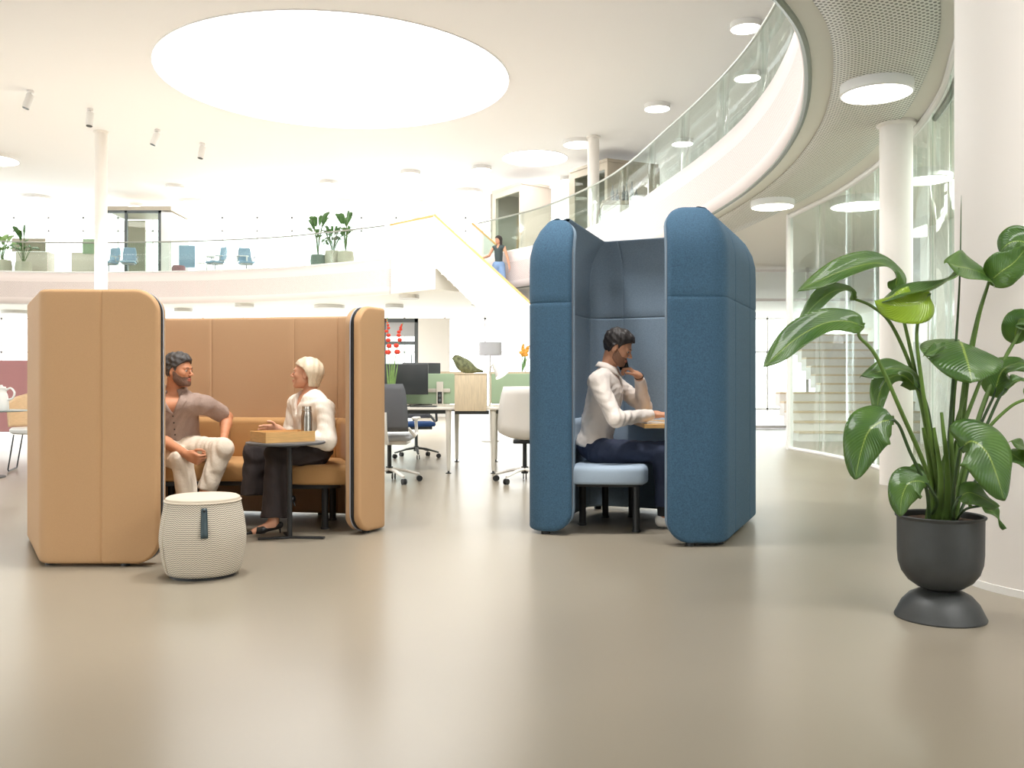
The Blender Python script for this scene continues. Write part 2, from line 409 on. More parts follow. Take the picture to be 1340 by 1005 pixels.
def band(path, side, o0, o1, z0, z1, s0, s1, r=0.03, step=0.04, seams=(), puff=0.0):
    """a cushion following the path between arclengths s0 and s1"""
    S = set(); k = 0
    while s0+k*step < s1: S.add(s0+k*step); k += 1
    S.add(s1)
    for k in range(7):
        e = r*(1-math.cos(PI/2*k/6)); S.add(s0+e); S.add(s1-e)
    for q in seams:
        for d in (-0.02, -0.008, 0, 0.008, 0.02): S.add(q+d)
    S = sorted(S); rings = []
    for (p, n), s in zip(resample(path, S), S):
        n = n*side; e = min(s-s0, s1-s); sh = r-math.sqrt(max(0, r*r-(r-e)**2)) if e < r else 0
        g = 0.012*max([max(0, 1-abs(s-q)/0.012) for q in seams] or [0])
        sh = sh*0.95+g
        a0, a1, b0, b1 = o0+sh, o1-sh, z0+sh, z1-sh; ring = []
        rr = max(0.001, min(r, (a1-a0)/2*.98, (b1-b0)/2*.98))
        for (ca, cb, st) in ((a0+rr, b0+rr, PI), (a1-rr, b0+rr, 1.5*PI), (a1-rr, b1-rr, 0), (a0+rr, b1-rr, .5*PI)):
            for k in range(6):
                a = st+PI/2*k/5; q = p+n*(ca+rr*math.cos(a)); ring.append((q.x, q.y, cb+rr*math.sin(a)))
        rings.append(ring)
    return G().rings(rings, True)

# ------------------------------------------------------------------ implicit surfaces for figures
def _a(p): return np.array(tuple(p), dtype=np.float32)
def rc(P, a, b, ra, rb):
    a = _a(a); b = _a(b); ba = b-a; pa = P-a
    t = np.clip(pa@ba/max(1e-9, float(ba@ba)), 0, 1)
    q = pa-t[:, None]*ba
    return np.sqrt(np.einsum('ij,ij->i', q, q))-(ra+(rb-ra)*t)
def ell(P, c, r, R=None):
    p = P-_a(c)
    if R is not None: p = p@R                       # columns of R are the ellipsoid's axes
    r = _a(r); k0 = np.sqrt(((p/r)**2).sum(1)); k1 = np.sqrt(((p/(r*r))**2).sum(1))
    return k0*(k0-1)/np.maximum(k1, 1e-6)
def rbox(P, c, h, rad, R=None):
    p = P-_a(c)
    if R is not None: p = p@R
    q = np.abs(p)-(_a(h)-rad)
    return np.sqrt((np.maximum(q, 0)**2).sum(1))+np.minimum(q.max(1), 0)-rad
def smin(a, b, k):
    if k <= 0: return np.minimum(a, b)
    h = np.maximum(k-np.abs(a-b), 0)/k
    return np.minimum(a, b)-h*h*k*0.25
def smax(a, b, k): return -smin(-a, -b, k)
def plane(P, p0, n): return (P-_a(p0))@_a(Vector(n).normalized())
def surf(f, lo, hi, h):
    lo = np.array(tuple(lo), dtype=np.float32)-2*h; hi = np.array(tuple(hi), dtype=np.float32)+2*h
    B = 8
    nb = np.ceil((hi-lo)/(h*B)).astype(int)+1; n = nb*B
    ci = np.stack(np.meshgrid(*[np.arange(k) for k in nb], indexing='ij'), -1).reshape(-1, 3)
    cc = lo+(ci+0.5)*B*h-h/2
    d = f(cc.astype(np.float32))
    act = np.abs(d) < B*h*1.15+0.012
    D = np.repeat(np.repeat(np.repeat(np.where(d > 0, 1.0, -1.0).reshape(nb), B, 0), B, 1), B, 2).astype(np.float32)
    off = np.stack(np.meshgrid(*[np.arange(B)]*3, indexing='ij'), -1).reshape(-1, 3)
    idx = (ci[act][:, None, :]*B+off[None]).reshape(-1, 3)
    vals = np.empty(len(idx), np.float32)
    for s in range(0, len(idx), 400000):
        vals[s:s+400000] = f((lo+idx[s:s+400000]*h).astype(np.float32))
    D[idx[:, 0], idx[:, 1], idx[:, 2]] = vals
    I = D < 0
    c = np.zeros(n-1, dtype=np.int8)
    for dx in (0, 1):
        for dy in (0, 1):
            for dz in (0, 1): c += I[dx:n[0]-1+dx, dy:n[1]-1+dy, dz:n[2]-1+dz]
    cell = np.argwhere((c > 0) & (c < 8))
    num = -np.ones(n-1, dtype=np.int64); num[cell[:, 0], cell[:, 1], cell[:, 2]] = np.arange(len(cell))
    acc = np.zeros((len(cell), 3)); cnt = np.zeros(len(cell))
    cor = [(x, y, z) for x in (0, 1) for y in (0, 1) for z in (0, 1)]
    for i, a in enumerate(cor):
        for b in cor[i+1:]:
            if sum(abs(a[k]-b[k]) for k in range(3)) != 1: continue
            da = D[cell[:, 0]+a[0], cell[:, 1]+a[1], cell[:, 2]+a[2]]; db = D[cell[:, 0]+b[0], cell[:, 1]+b[1], cell[:, 2]+b[2]]
            m = (da < 0) != (db < 0); t = np.where(m, da/np.where(m, da-db, 1), 0)
            p = np.array(a)+t[:, None]*(np.array(b)-np.array(a))
            acc[m] += p[m]; cnt[m] += 1
    V = lo+(cell+acc/np.maximum(cnt, 1)[:, None])*h
    faces = []
    for ax in range(3):
        u, w = (ax+1) % 3, (ax+2) % 3
        sl0 = [slice(None)]*3; sl1 = [slice(None)]*3; sl0[ax] = slice(0, -1); sl1[ax] = slice(1, None)
        A, Bm = I[tuple(sl0)], I[tuple(sl1)]
        e = np.argwhere(A != Bm)
        e = e[(e[:, u] > 0) & (e[:, w] > 0) & (e[:, u] < n[u]-1) & (e[:, w] < n[w]-1)]
        if not len(e): continue
        inside = A[e[:, 0], e[:, 1], e[:, 2]]
        q = []
        for du, dw in ((0, 0), (-1, 0), (-1, -1), (0, -1)):
            k = e.copy(); k[:, u] += du; k[:, w] += dw; q.append(num[k[:, 0], k[:, 1], k[:, 2]])
        q = np.stack(q, 1); q[~inside] = q[~inside][:, ::-1]
        faces.append(q)
    Fq = np.concatenate(faces); Fq = Fq[(Fq >= 0).all(1)]
    return V, Fq
def sobj(name, f, lo, hi, h, m, parent=None, smooth_it=2):
    V, Fq = surf(f, lo, hi, h)
    # light relaxation along the surface
    if smooth_it:
        E = np.concatenate([Fq[:, [0, 1]], Fq[:, [1, 2]], Fq[:, [2, 3]], Fq[:, [3, 0]]])
        for _ in range(smooth_it):
            A = np.zeros_like(V); c = np.zeros(len(V))
            np.add.at(A, E[:, 0], V[E[:, 1]]); np.add.at(c, E[:, 0], 1)
            V = V*0.5+0.5*A/np.maximum(c, 1)[:, None]
    if parent is not None:
        L = np.array(Matrix(parent.matrix_basis).inverted()); V = V@L[:3, :3].T+L[:3, 3]
    me = bpy.data.meshes.new(name)
    me.vertices.add(len(V)); me.vertices.foreach_set('co', V.astype(np.float32).ravel())
    me.loops.add(len(Fq)*4); me.loops.foreach_set('vertex_index', Fq.astype(np.int32).ravel())
    me.polygons.add(len(Fq)); me.polygons.foreach_set('loop_start', np.arange(0, len(Fq)*4, 4, dtype=np.int32))
    me.update(calc_edges=True); me.validate()
    me.materials.append(m); me.shade_smooth()
    o = bpy.data.objects.new(name, me); COL.objects.link(o)
    if parent is not None: o.parent = parent
    return o

# ================================================================== THE HALL
ZS, ZF, ZC = 3.6, 4.6, 7.5            # underside of the gallery, gallery floor, ceiling
XL, XR, YN, YF = -26.0, 13.0, -6.0, 35.6
ctrl = [(1.0, 5.2), (1.8, 6.2), (2.31, 7.2), (2.81, 8.84), (3.08, 10.5), (3.16, 12.0), (3.12, 13.3), (2.95, 15), (2.7, 16.8), (2.35, 19.2), (1.8, 21.3), (.75, 23.8), (-.6, 25.7), (-1.14, 26.35)]
ctrl2 = [(-3.5, 26.45), (-5.5, 27.7), (-8, 28.9), (-12, 29.7), (-16.4, 29.5), (-20, 27), (-22, 20), (-19, 12), (-13, 6.5), (-6, 4), (-2, 3.6), (0.2, 4.3)]
right_curve = [Vector((p.x, p.y)) for p in catmull([(x, y, 0) for x, y in ctrl], 8)]
left_curve = [Vector((p.x, p.y)) for p in catmull([(x, y, 0) for x, y in ctrl2], 8)]
void = right_curve+[Vector((-2.1, 25.1))]+left_curve
def plate(outer, holes, z0, z1):
    loops = [outer]+holes; g = G()
    allp = [p for l in loops for p in l]
    tri = tessellate_polygon([[Vector((p[0], p[1], 0)) for p in l] for l in loops])
    n = len(allp); g.v = [(p[0], p[1], z0) for p in allp]+[(p[0], p[1], z1) for p in allp]
    g.f = [tuple(t) for t in tri]+[tuple(i+n for i in t) for t in tri]
    o = 0
    for l in loops:
        k = len(l)
        g.f += [(o+i, o+(i+1) % k, n+o+(i+1) % k, n+o+i) for i in range(k)]; o += k
    return g
rect = [(XL, YN), (XR, YN), (XR, YF), (XL, YF)]
g = G().box(XL-1, XR+1, YN-1, YF+1, -0.3, 0.0)
struct(obj('floor', g, M['floor'], smooth=False))
struct(obj('floor', plate(rect, [[tuple(p) for p in void]], ZS, ZF), M['soffit'], smooth=False))
def circ(cx, cy, r, n=64): return [(cx+r*math.cos(2*PI*i/n), cy+r*math.sin(2*PI*i/n)) for i in range(n)]
SKY1 = (-3.75, 19.6, 3.68); SKY2 = (0.66, 26.4, 0.93)
struct(obj('ceiling', plate(rect, [circ(*SKY1), circ(*SKY2, 40)], ZC, ZC+0.35), M['ceil'], smooth=False))
for (cx, cy, r), lab in ((SKY1, 'huge glowing round skylight in the ceiling above the atrium'), (SKY2, 'small round skylight between the white post and the huge skylight')):
    t = thing('skylight', lab, 'skylight', (cx, cy, ZC), 0)
    t['kind'] = 'structure'
    obj('upstand', G().lathe([(r, 0.0), (r, .12), (r+.03, .12), (r+.03, -.015), (r, -.015), (r, 0.0)], 64, cap=False), M['ceil'], t)
    obj('diffuser', G().lathe([(r, .03), (0.001, .03), (0.001, .06), (r, .06)], 64, cap=False), M['sky_panel'] if 'sky_panel' in M else M.setdefault('sky_panel', mat('skylight_diffuser', (255, 254, 253), 0.5, emit=(255, 253, 252), estr=SKYSTR)), t)

# fascia of the gallery and its dark lower edge
def strip_rows(path, side, off, z0, z1, uoff=0):
    L = [0]
    for i in range(1, len(path)): L.append(L[-1]+(path[i]-path[i-1]).length)
    rs = resample(path, L); rows, uvs = [], []
    for k in range(6):
        z = z0+(z1-z0)*k/5
        rows.append([(p.x+n.x*side*off, p.y+n.y*side*off, z) for p, n in rs]); uvs.append([(s, z-z0) for s in L])
    return rows, uvs
for path in (right_curve, left_curve[:40]):
    rows, uvs = strip_rows(path, 1, 0.02, ZS, ZF)
    o = obj_grid('trim_1' if path is right_curve else 'trim_2', rows, M['fascia'], thick=0.03, uvs=uvs); struct(o)
    e = obj('edge_strip', G().tube([(p.x, p.y, ZS+.01) for p in path], 0.035, 8), M['steel_trim'] if path is right_curve else M['frame_white'], o)
# perforated panel band in the soffit over the right side
pp = right_curve
Ls = [0]
for i in range(1, len(pp)): Ls.append(Ls[-1]+(pp[i]-pp[i-1]).length)
near = [Vector((-1.5, 3.3)), Vector((0.0, 4.1))]+pp[:80]
L2 = [0]
for i in range(1, len(near)): L2.append(L2[-1]+(near[i]-near[i-1]).length)
rs = resample(near, L2); rows, uvs = [], []
for k in range(5):
    w = 0.20+0.74*k/4; rows.append([(p.x-n.x*w, p.y-n.y*w, ZS-.012) for p, n in rs]); uvs.append([(s, w) for s in L2])
struct(obj_grid('trim_3', rows, M['perf'], uvs=uvs, thick=0.012))

# glass balustrades on the gallery edge
def balustrade(path, label, step=1.9, h=1.0):
    L = path_len(path); root = thing('glass_balustrade', label, 'balustrade', (path[0].x, path[0].y, ZF))
    n = int(L/step)
    sam = [resample(path, [L*i/(n*6)])[0] for i in range(n*6+1)]
    q = [p-nn*0.06 for p, nn in sam]
    obj('handrail', G().tube([(p.x, p.y, ZF+h) for p in q], 0.024, 8), M['rail'], root, world=True)
    obj('base_channel', G().tube([(p.x, p.y, ZF+.03) for p in q], 0.035, 6), M['frame_white'], root, world=True)
    for i in range(n):
        a = q[i*6:(i+1)*6+1]; a = [a[0].lerp(a[1], .03)]+a[1:-1]+[a[-1].lerp(a[-2], .03)]
        rows = [[(p.x, p.y, ZF+.03+(h-.04)*k) for p in a] for k in (0, 1)]
        obj_grid('glass_pane', rows, M['glass_green'], root, world=True, thick=0.012)
balustrade(right_curve[8:-2], 'curved glass balustrade sweeping along the right side of the atrium gallery')
balustrade(left_curve[1:38], 'glass balustrade along the far gallery, behind the white post, left of the stairs')

# round columns
def column(x, y, r, z0, z1, label, flare=True, n=48):
    t = thing('column', label, 'column', (x, y, z0)); t['kind'] = 'structure'
    obj('shaft', G().cyl((0, 0, 0.0), (0, 0, z1-z0), r, n=n), M['column'], t)
    obj('collar', G().lathe([(r, z1-z0-.05), (r+.03, z1-z0-.03), (r+.03, z1-z0), (r, z1-z0)], n, cap=False), M['column'], t)
    return t
t = column(2.89, 4.6, 0.605, 0, ZS, 'very wide white column at the right edge, behind the potted plant', n=96)
obj('plinth', G().lathe([(.609, 0), (.609, .035), (.605, .037)], 96, cap=False), M['white'], t)
column(3.82, 9.12, .155, 0, ZS, 'white column rising to the perforated soffit, left of the very wide column')
column(-10.58, 23.6, .155, 0, ZC, 'slim white post behind the tan booth, rising to the high ceiling')
column(2.14, 24.1, .155, ZF, ZC, 'slim white post on the upper gallery, left of the wood kitchen block')
column(2.14, 24.1, .155, 0, ZS, 'slim white post on the ground floor behind the blue booth')

# facades: mullions, transoms, glass
def facade(name, x0, x1, y, z0, z1, step, horiz=True, m='frame_grey', trans=0.62, deep=0.05):
    n = max(1, round((x1-x0)/step)); g = G(); dx = (x1-x0)/n
    ax = (lambda a, b: a) 
    def bx(a0, a1, b0, b1):
        if horiz: g.box(a0, a1, y-deep/2, y+deep/2, b0, b1)
        else: g.box(y-deep/2, y+deep/2, a0, a1, b0, b1)
    for i in range(n+1): bx(x0+i*dx-.03, x0+i*dx+.03, z0, z1)
    for z in (z0+.04, z0+(z1-z0)*trans, z1-.07): bx(x0, x1, z-.03, z+.03)
    o = struct(obj(name, g, M[m], smooth=False))
    for i in range(n):
        a, b = x0+i*dx+.05, x0+(i+1)*dx-.05; q = G()
        if horiz: q.box(a, b, y-.006, y+.006, z0+.08, z1-.1)
        else: q.box(y-.006, y+.006, a, b, z0+.08, z1-.1)
        obj('glass_pane', q, M['glass'], o, smooth=False)
    return o
facade('window_1', XL, XR, YF-.1, 0, ZS, 1.55)
facade('window_2', XL, XR, YF-.1, ZF, ZC, 1.35, trans=.8)
facade('window_3', YN, YF, XL+.05, 0, ZS, 2.6, horiz=False)
facade('window_4', YN, YF, XL+.05, ZF, ZC, 2.6, horiz=False)
facade('window_5', XL, -7, YN+.1, 0, ZS, 2.6)
facade('window_8', 7, XR, YN+.1, 0, ZS, 2.6)
struct(obj('wall_back', G().box(-7, 7, YN-.05, YN+.1, 0, ZS), M['white'], smooth=False))
struct(obj('wall_right', G().box(XR-.1, XR+.1, YN, YF, 0, ZC), M['white'], smooth=False))
struct(obj('wall_back', G().box(XL, XR, YN-.1, YN+.05, ZF, ZC), M['white'], smooth=False))

# curved glass wall on the right
gw = [(2.98, 5.4), (3.10, 6.15), (3.36, 6.9), (3.8, 8.1), (4.12, 9.43), (4.3, 10.8), (4.37, 12.4), (4.25, 14.05)]
gp = [Vector((p.x, p.y)) for p in catmull([(x, y, 0) for x, y in gw], 8)]
o = struct(obj('window_6', G().tube([(p.x, p.y, ZS-.03) for p in gp], 0.04, 8).tube([(p.x, p.y, .02) for p in gp], 0.03, 8), M['frame_white']))
Lg = path_len(gp); n = 8; 
for i in range(n):
    sm = [resample(gp, [Lg*(i+k/5)/n])[0][0] for k in range(6)]
    sm = [sm[0].lerp(sm[1], .03)]+sm[1:-1]+[sm[-1].lerp(sm[-2], .03)]
    obj_grid('glass_pane', [[(p.x, p.y, .05+(ZS-.1)*k) for p in sm] for k in (0, 1)], M['glass_green'], o, thick=0.014)
obj('end_post', G().box(4.21, 4.29, 14.0, 14.08, 0, ZS), M['frame_white'], o)
g = G().tube([(p.x+.06, p.y-.1, ZS-.04) for p in gp[:30]], 0.035, 8)
obj('curtain_track', g, M['steel_trim'], o)
# a room beyond it: glass partition, back wall
o = facade('window_7', 4.9, 10.0, 20.5, 0, ZS, 1.5, m='frame_white', trans=.8)
struct(obj('wall_right', G().box(6.9, 7.1, 6.0, 15.5, 0, ZS), M['white'], smooth=False))
t = thing('reflected_stairs', 'wide pale timber steps behind the curved glass wall on the right, standing in for a reflected stair', 'stairs', (5.0, 16.0, 0))  # steps put in to stand for a stair's reflection in the glass
for k in range(12):
    x0 = 0.0 if k < 5 else .85
    obj('step', G().box(x0, 2.4, .28*k, .28*k+.3, 0 if k == 0 else .17*k-.1, .17*(k+1)-.035), M['frame_white'], t, smooth=False)
    obj('tread', G().box(x0, 2.4, .28*k-.02, .28*k+.28, .17*(k+1)-.035, .17*(k+1)), M['oak_pale'], t, smooth=False)

# ------------------------------------------------------------------ staircase in the atrium
A = Vector((-2.1, 25.1, 0)); d = Vector((.8, -.6, 0)); w = Vector((.6, .8, 0)); SL = 2.13/2.67; RUN = ZF/SL
t = thing('staircase', 'white staircase with oak handrails descending from the far gallery behind the blue booth', 'stairs', (-2.1, 25.1, 0))
nst = 27
g = G(); 
for k in range(nst):
    a = A+d*(RUN*k/nst); b = A+d*(RUN*(k+1)/nst+.01); z = ZF-ZF*(k+1)/nst; zb = max(0.0, z-.28)
    P = [a, b, b+w*1.55, a+w*1.55]
    g.rings([[(p.x, p.y, zb) for p in P], [(p.x, p.y, z) for p in P]], True)
obj('flight', g, M['white'], t, smooth=False, world=True)
def parapet(off):
    a = A+w*off; b = a+d*RUN; g = G(); th = w*.08
    a2 = a+d*(RUN*.78)
    quad = [(a, ZF-.36, ZF+1.0), (b, 0, 1.0)]
    R = []
    for p, z0, z1 in [(a, ZF-.36, ZF+1.0), (a+d*(RUN-.5), 0.02, ZF+1-SL*(RUN-.5)), (b, 0.0, 1.0)]:
        R.append([(p.x, p.y, z0), (p.x+th.x, p.y+th.y, z0), (p.x+th.x, p.y+th.y, z1), (p.x, p.y, z1)])
    return G().rings(R, True)
obj('parapet', parapet(-.08), M['white'], t, smooth=False, world=True)
obj('parapet', parapet(1.55), M['white'], t, smooth=False, world=True)
for off in (-.04, 1.59):
    a = A+w*off; b = a+d*RUN
    obj('handrail', G().tube([(a.x, a.y, ZF+1.02), (b.x, b.y, 1.02)], .036, 8), M['oak_trim'], t, world=True)
# landing
L0 = Vector((-3.52, 26.5, 0))
P = [A, L0, Vector((-3.3, 27.6, 0)), Vector((-.8, 27.0, 0)), A+w*1.63]
obj('landing', G().prism([(p.x, p.y) for p in P], ZF-.36, ZF+.001), M['white'], t, smooth=False, world=True)
dd = (A-L0).normalized(); nn = Vector((-dd.y, dd.x, 0))*.08
obj('parapet', G().prism([(p.x, p.y) for p in (L0, A, A+nn, L0+nn)], ZF, ZF+.98), M['white'], t, smooth=False, world=True)
obj('handrail', G().tube([(L0.x, L0.y+.03, ZF+1.0), (A.x, A.y+.03, ZF+1.02)], .036, 8), M['oak_trim'], t, world=True)

# ------------------------------------------------------------------ ceiling lights
def disc_light(px, py, dia, z, label, lit=True, group='round ceiling lights under the high ceiling'):
    Y = (z-.1-1)*F/(503-py); X = (px-670)/F*Y; r = dia/2
    t = thing('ceiling_light', label, 'ceiling light', (X, Y, z), 0, group)
    obj('housing', G().lathe([(r, 0), (r, -.1), (r-.015, -.11), (r-.015, -.085), (0.001, -.085), (.001, 0)], 40, cap=False), M['frame_white'] if lit else M['lamp_off'], t)
    obj('diffuser', G().lathe([(r-.016, -.09), (r-.016, -.105), (.001, -.108)], 40, cap=False), M['lamp'] if lit else M['lamp_off'], t)
    return t
up = [(976, 38, .56, 'lit round ceiling light nearest the top of the curved glass handrail'),
 (978, 103, .56, 'round light seen through the curved glass, second from the top right'),
 (860, 143, .6, 'lone round ceiling light left of the curved glass handrail'),
 (893, 189, .58, 'round light seen through the middle of the curved glass balustrade'),
 (845, 228, .56, 'round light seen through the curved glass above the wood kitchen block'),
 (757, 190, .82, 'large round ceiling light just left of the upper white post'),
 (743, 237, .5, 'small round light left of the kitchen block doorway'),
 (630, 223, .6, 'round ceiling light right of centre, above the staircase'),
 (612, 254, 1.05, 'large round ceiling light above the staircase landing'),
 (631, 273, .55, 'small round light low beside the pink-white cabin'),
 (548, 268, .58, 'small round light above the top of the stair parapet'),
 (537, 229, .62, 'round ceiling light straight above the tan booth right wing'),
 (430, 242, .6, 'round ceiling light above the three potted plants'),
 (447, 268, 1.05, 'large round ceiling light directly over the gallery plants'),
 (371, 273, .58, 'small round light left of the three potted plants'),
 (254, 267, 1.05, 'large round ceiling light right of the slim white post'),
 (229, 247, .6, 'small round ceiling light above the tan booth, highest of that row'),
 (178, 271, .58, 'small round light just right of the slim white post'),
 (47, 262, 1.15, 'large round ceiling light at the far left'),
 (5, 278, .6, 'small round light at the left edge above the gallery plants'),
 (-12, 210, 1.45, 'very large round light cut by the left edge of the picture')]
for a in up: disc_light(a[0], a[1], a[2], ZC, a[3])
lo = [(1147, 123, .6, 'big lit round lamp on the perforated soffit at upper right'),
 (1011, 271, .6, 'lit round lamp on the low soffit just right of the blue booth')]
for a in lo: disc_light(a[0], a[1], a[2], ZS, a[3], group='round lamps under the gallery on the right')
disc_light(1125, 270, .8, ZS, 'lit round lamp seen through the curved glass wall', group='round lamps under the gallery on the right')
disc_light(1212, 236, .6, ZS, 'lit lamp seen through the glass between the two right columns', group='round lamps under the gallery on the right')
for px, py, dd_, lb in [(431, 404, 1.0, 'unlit round lamp under the far gallery above the tan booth back'), (535, 391, .6, 'unlit round lamp under the far gallery beside the tan wing'), (516, 403, .6, 'unlit round lamp under the far gallery above the red flowers'), (627, 400, .5, 'unlit round lamp under the stair flight'),
                       (240, 408, .6, 'unlit round lamp under the far gallery behind the tan front wing'), (320, 402, .6, 'unlit round lamp under the far gallery above the seated man'), (22, 411, 1.0, 'unlit round lamp under the far gallery at the left edge')]:
    disc_light(px, py, dd_, ZS, lb, lit=False, group='lamps under the far gallery')
# spots
def spot(px, py, lab, tilt):
    Y = (ZC-1)*F/(503-py); X = (px-670)/F*Y
    t = thing('ceiling_spotlight', lab, 'spotlight', (X, Y, ZC), 0, 'white spotlights on the high ceiling')
    obj('mount', G().cyl((0, 0, 0), (0, 0, -.05), .07).cyl((0, 0, -.05), (0, 0, -.12), .015), M['frame_grey'], t)
    dv = Vector((math.sin(tilt)*.7, -.15, -1)).normalized(); a = Vector((0, 0, -.1)); b = a+dv*.32
    obj('lamp_body', G().cyl(a, b, .085, .085, 20), M['frame_white'], t)
    obj('lens', G().cyl(b-dv*.01, b+dv*.008, .07, .07, 20), M['spot_lens'], t)
spot(40, 119, 'white ceiling spotlight farthest left', -.4)
spot(118, 143, 'white ceiling spotlight above the slim white post, with its black lens showing', 0)
spot(206, 170, 'white ceiling spotlight right of the slim white post, tilted', -.5)
spot(265, 188, 'white ceiling spotlight nearest the huge skylight', -.2)
t = thing('smoke_detector', 'small white detector on the soffit beside the big round lamp', 'detector', (3.95, 8.45, ZS-.005))
obj('dome', G().lathe([(.03, 0), (.028, -.02), (.001, -.03)], 16), M['enamel'], t)

# ================================================================== TAN BOOTH
OUT = [(-1.935, 5.01), (-2.58, 5.01), (-3.17, 5.98), (-3.05, 7.38), (-1.1, 7.05), (-.868, 6.3), (-1.0, 6.03)]
tp = fillet_path(OUT, [.10, .45, .35, .35, .10], 10)
TL = path_len(tp); SIDE = -1
# which side is the inside?
mid = resample(tp, [TL/2])[0]
if (mid[0]+mid[1]*SIDE*.3-Vector((-2.0, 6.3))).length > (mid[0]-Vector((-2.0, 6.3))).length: SIDE = 1
def s_at(path, x, y):
    L = 0; best = (9, 0)
    for i in range(1, len(path)):
        a, b = path[i-1], path[i]; t = max(0, min(1, (Vector((x, y))-a).dot(b-a)/max(1e-9, (b-a).length_squared))); d = (a.lerp(b, t)-Vector((x, y))).length
        if d < best[0]: best = (d, L+(b-a).length*t)
        L += (b-a).length
    return best[1]
booth = thing('seating_booth', 'low tan upholstered booth with curved walls and a bench inside, left of the picture', 'booth', (-2.1, 6.2, 0))
t_se = [s_at(tp, *((132-670)/F*5.01, 5.01)), s_at(tp, -2.58, 5.01), s_at(tp, -3.2, 6.6)]
t_si = [s_at(tp, (286-670)/F*7.25, 7.25), s_at(tp, (390-670)/F*7.1, 7.1), s_at(tp, -1.3, 7.09), s_at(tp, -3.1, 6.8)]
BB = 0.035
obj('outer_shell', shell(tp, SIDE, 0, .058, BB-.02, 1.52, .13, .022, [t_se[0], t_se[2]]), M['tan'], booth, world=True)
obj('inner_shell', shell(tp, SIDE, .076, .125, BB-.02, 1.515, .13, .02, t_si), M['tan_in'], booth, world=True)
obj('spacer_strip', shell(tp, SIDE, .056, .078, BB-.015, 1.512, .125, .003, ends=(.004, .004)), M['strip'], booth, world=True)
def edge_piping(path, side, off, z0, z1, R, r, inset=0.0):
    L = path_len(path); pts = []
    def at(s, z): (p, n) = resample(path, [s])[0]; q = p+n*side*off; pts.append((q.x, q.y, z))
    for k in range(41): at(R+(L/2-R)*(1-k/40), z0)
    for k in range(9): a = PI/2*k/8; at(R-(R)*math.sin(a), z0+R-R*math.cos(a))
    for k in range(9): a = PI/2*(1-k/8); at(R-(R)*math.sin(a), z1-R+R*math.cos(a))
    for k in range(1, 81): at(R+(L-2*R)*k/80, z1)
    for k in range(9): a = PI/2*k/8; at(L-R+R*math.sin(a), z1-R+R*math.cos(a))
    for k in range(9): a = PI/2*(1-k/8); at(L-R+R*math.sin(a), z0+R-R*math.cos(a))
    for k in range(41): at(L-R-(L/2-R)*k/40, z0)
    return G().tube(pts, r, 6)
obj('piping', edge_piping(tp, SIDE, .079, BB-.018, 1.515, .13, .0035), M['piping_l'], booth, world=True)
g = G()
for s in (.2, .7, 1.6, 2.6, 3.6, 4.6, TL-.6, TL-.15):
    p, n = resample(tp, [s])[0]; q = p+n*SIDE*.06; g = G().cyl((q.x, q.y, 0), (q.x, q.y, .03), .028, n=12)
    obj('glide', g, M['black'], booth, world=True)
# bench
s0, s1 = s_at(tp, -3.17, 6.3), s_at(tp, -.93, 6.42)
bs = [s_at(tp, (316-670)/F*7.2, 7.2), s_at(tp, -1.2, 7.06), s_at(tp, -2.75, 7.33)]
obj('bench_backrest', band(tp, SIDE, .127, .235, .42, .745, s0, s1, .045, .05, bs), M['tan_seat'], booth, world=True)
sp = []
for s in np.linspace(s0+.02, s1, 40):
    p, n = resample(tp, [s])[0]; sp.append(p+n*SIDE*.13)
# seat: front edge line in plan
front = [(-1.03, 6.27), (-1.16, 6.2), (-1.42, 6.2), (-1.6, 6.28), (-1.9, 6.42), (-2.3, 6.42), (-2.6, 6.3), (-2.85, 6.0)]
fp = [Vector((p.x, p.y)) for p in catmull([(x, y, 0) for x, y in front], 6)]
poly = sp+fp
cen = sum(poly, Vector((0, 0)))/len(poly)
def pad(poly, z0, z1, r):
    rings = []
    n = len(poly)
    area = sum(poly[i].x*poly[(i+1) % n].y-poly[(i+1) % n].x*poly[i].y for i in range(n)); sg = 1 if area > 0 else -1
    def inset(d):
        out = []
        for i in range(n):
            a, b, c = poly[i-1], poly[i], poly[(i+1) % n]
            e = ((b-a).normalized()+(c-b).normalized()); e = e.normalized() if e.length > 1e-6 else Vector((1, 0))
            out.append(b+Vector((-e.y, e.x))*sg*d)
        return out
    for k in range(6): a = PI/2*k/5; rings.append([(p.x, p.y, z0+r*.6-r*.6*math.sin(PI/2-a)) for p in inset(r*.6-r*.6*math.sin(a))])
    for k in range(6): a = PI/2*k/5; rings.append([(p.x, p.y, z1-r+r*math.sin(a)) for p in inset(r-r*math.cos(a))])
    return G().rings(rings, True)
obj('bench_seat', pad(poly, .315, .45, .045), M['tan_seat'], booth, world=True)
obj('seat_frame', pad([cen+(p-cen)*.84 for p in poly], .285, .314, .005), M['black'], booth, world=True)
for x, y in ((-1.29, 6.33), (-2.25, 6.62), (-2.75, 6.5), (-1.32, 6.75), (-2.6, 7.0)):
    obj('leg', G().cyl((x, y, 0), (x, y, .286), .024, n=16).cyl((x, y, 0), (x, y, .012), .03, n=16), M['black'], booth, world=True)

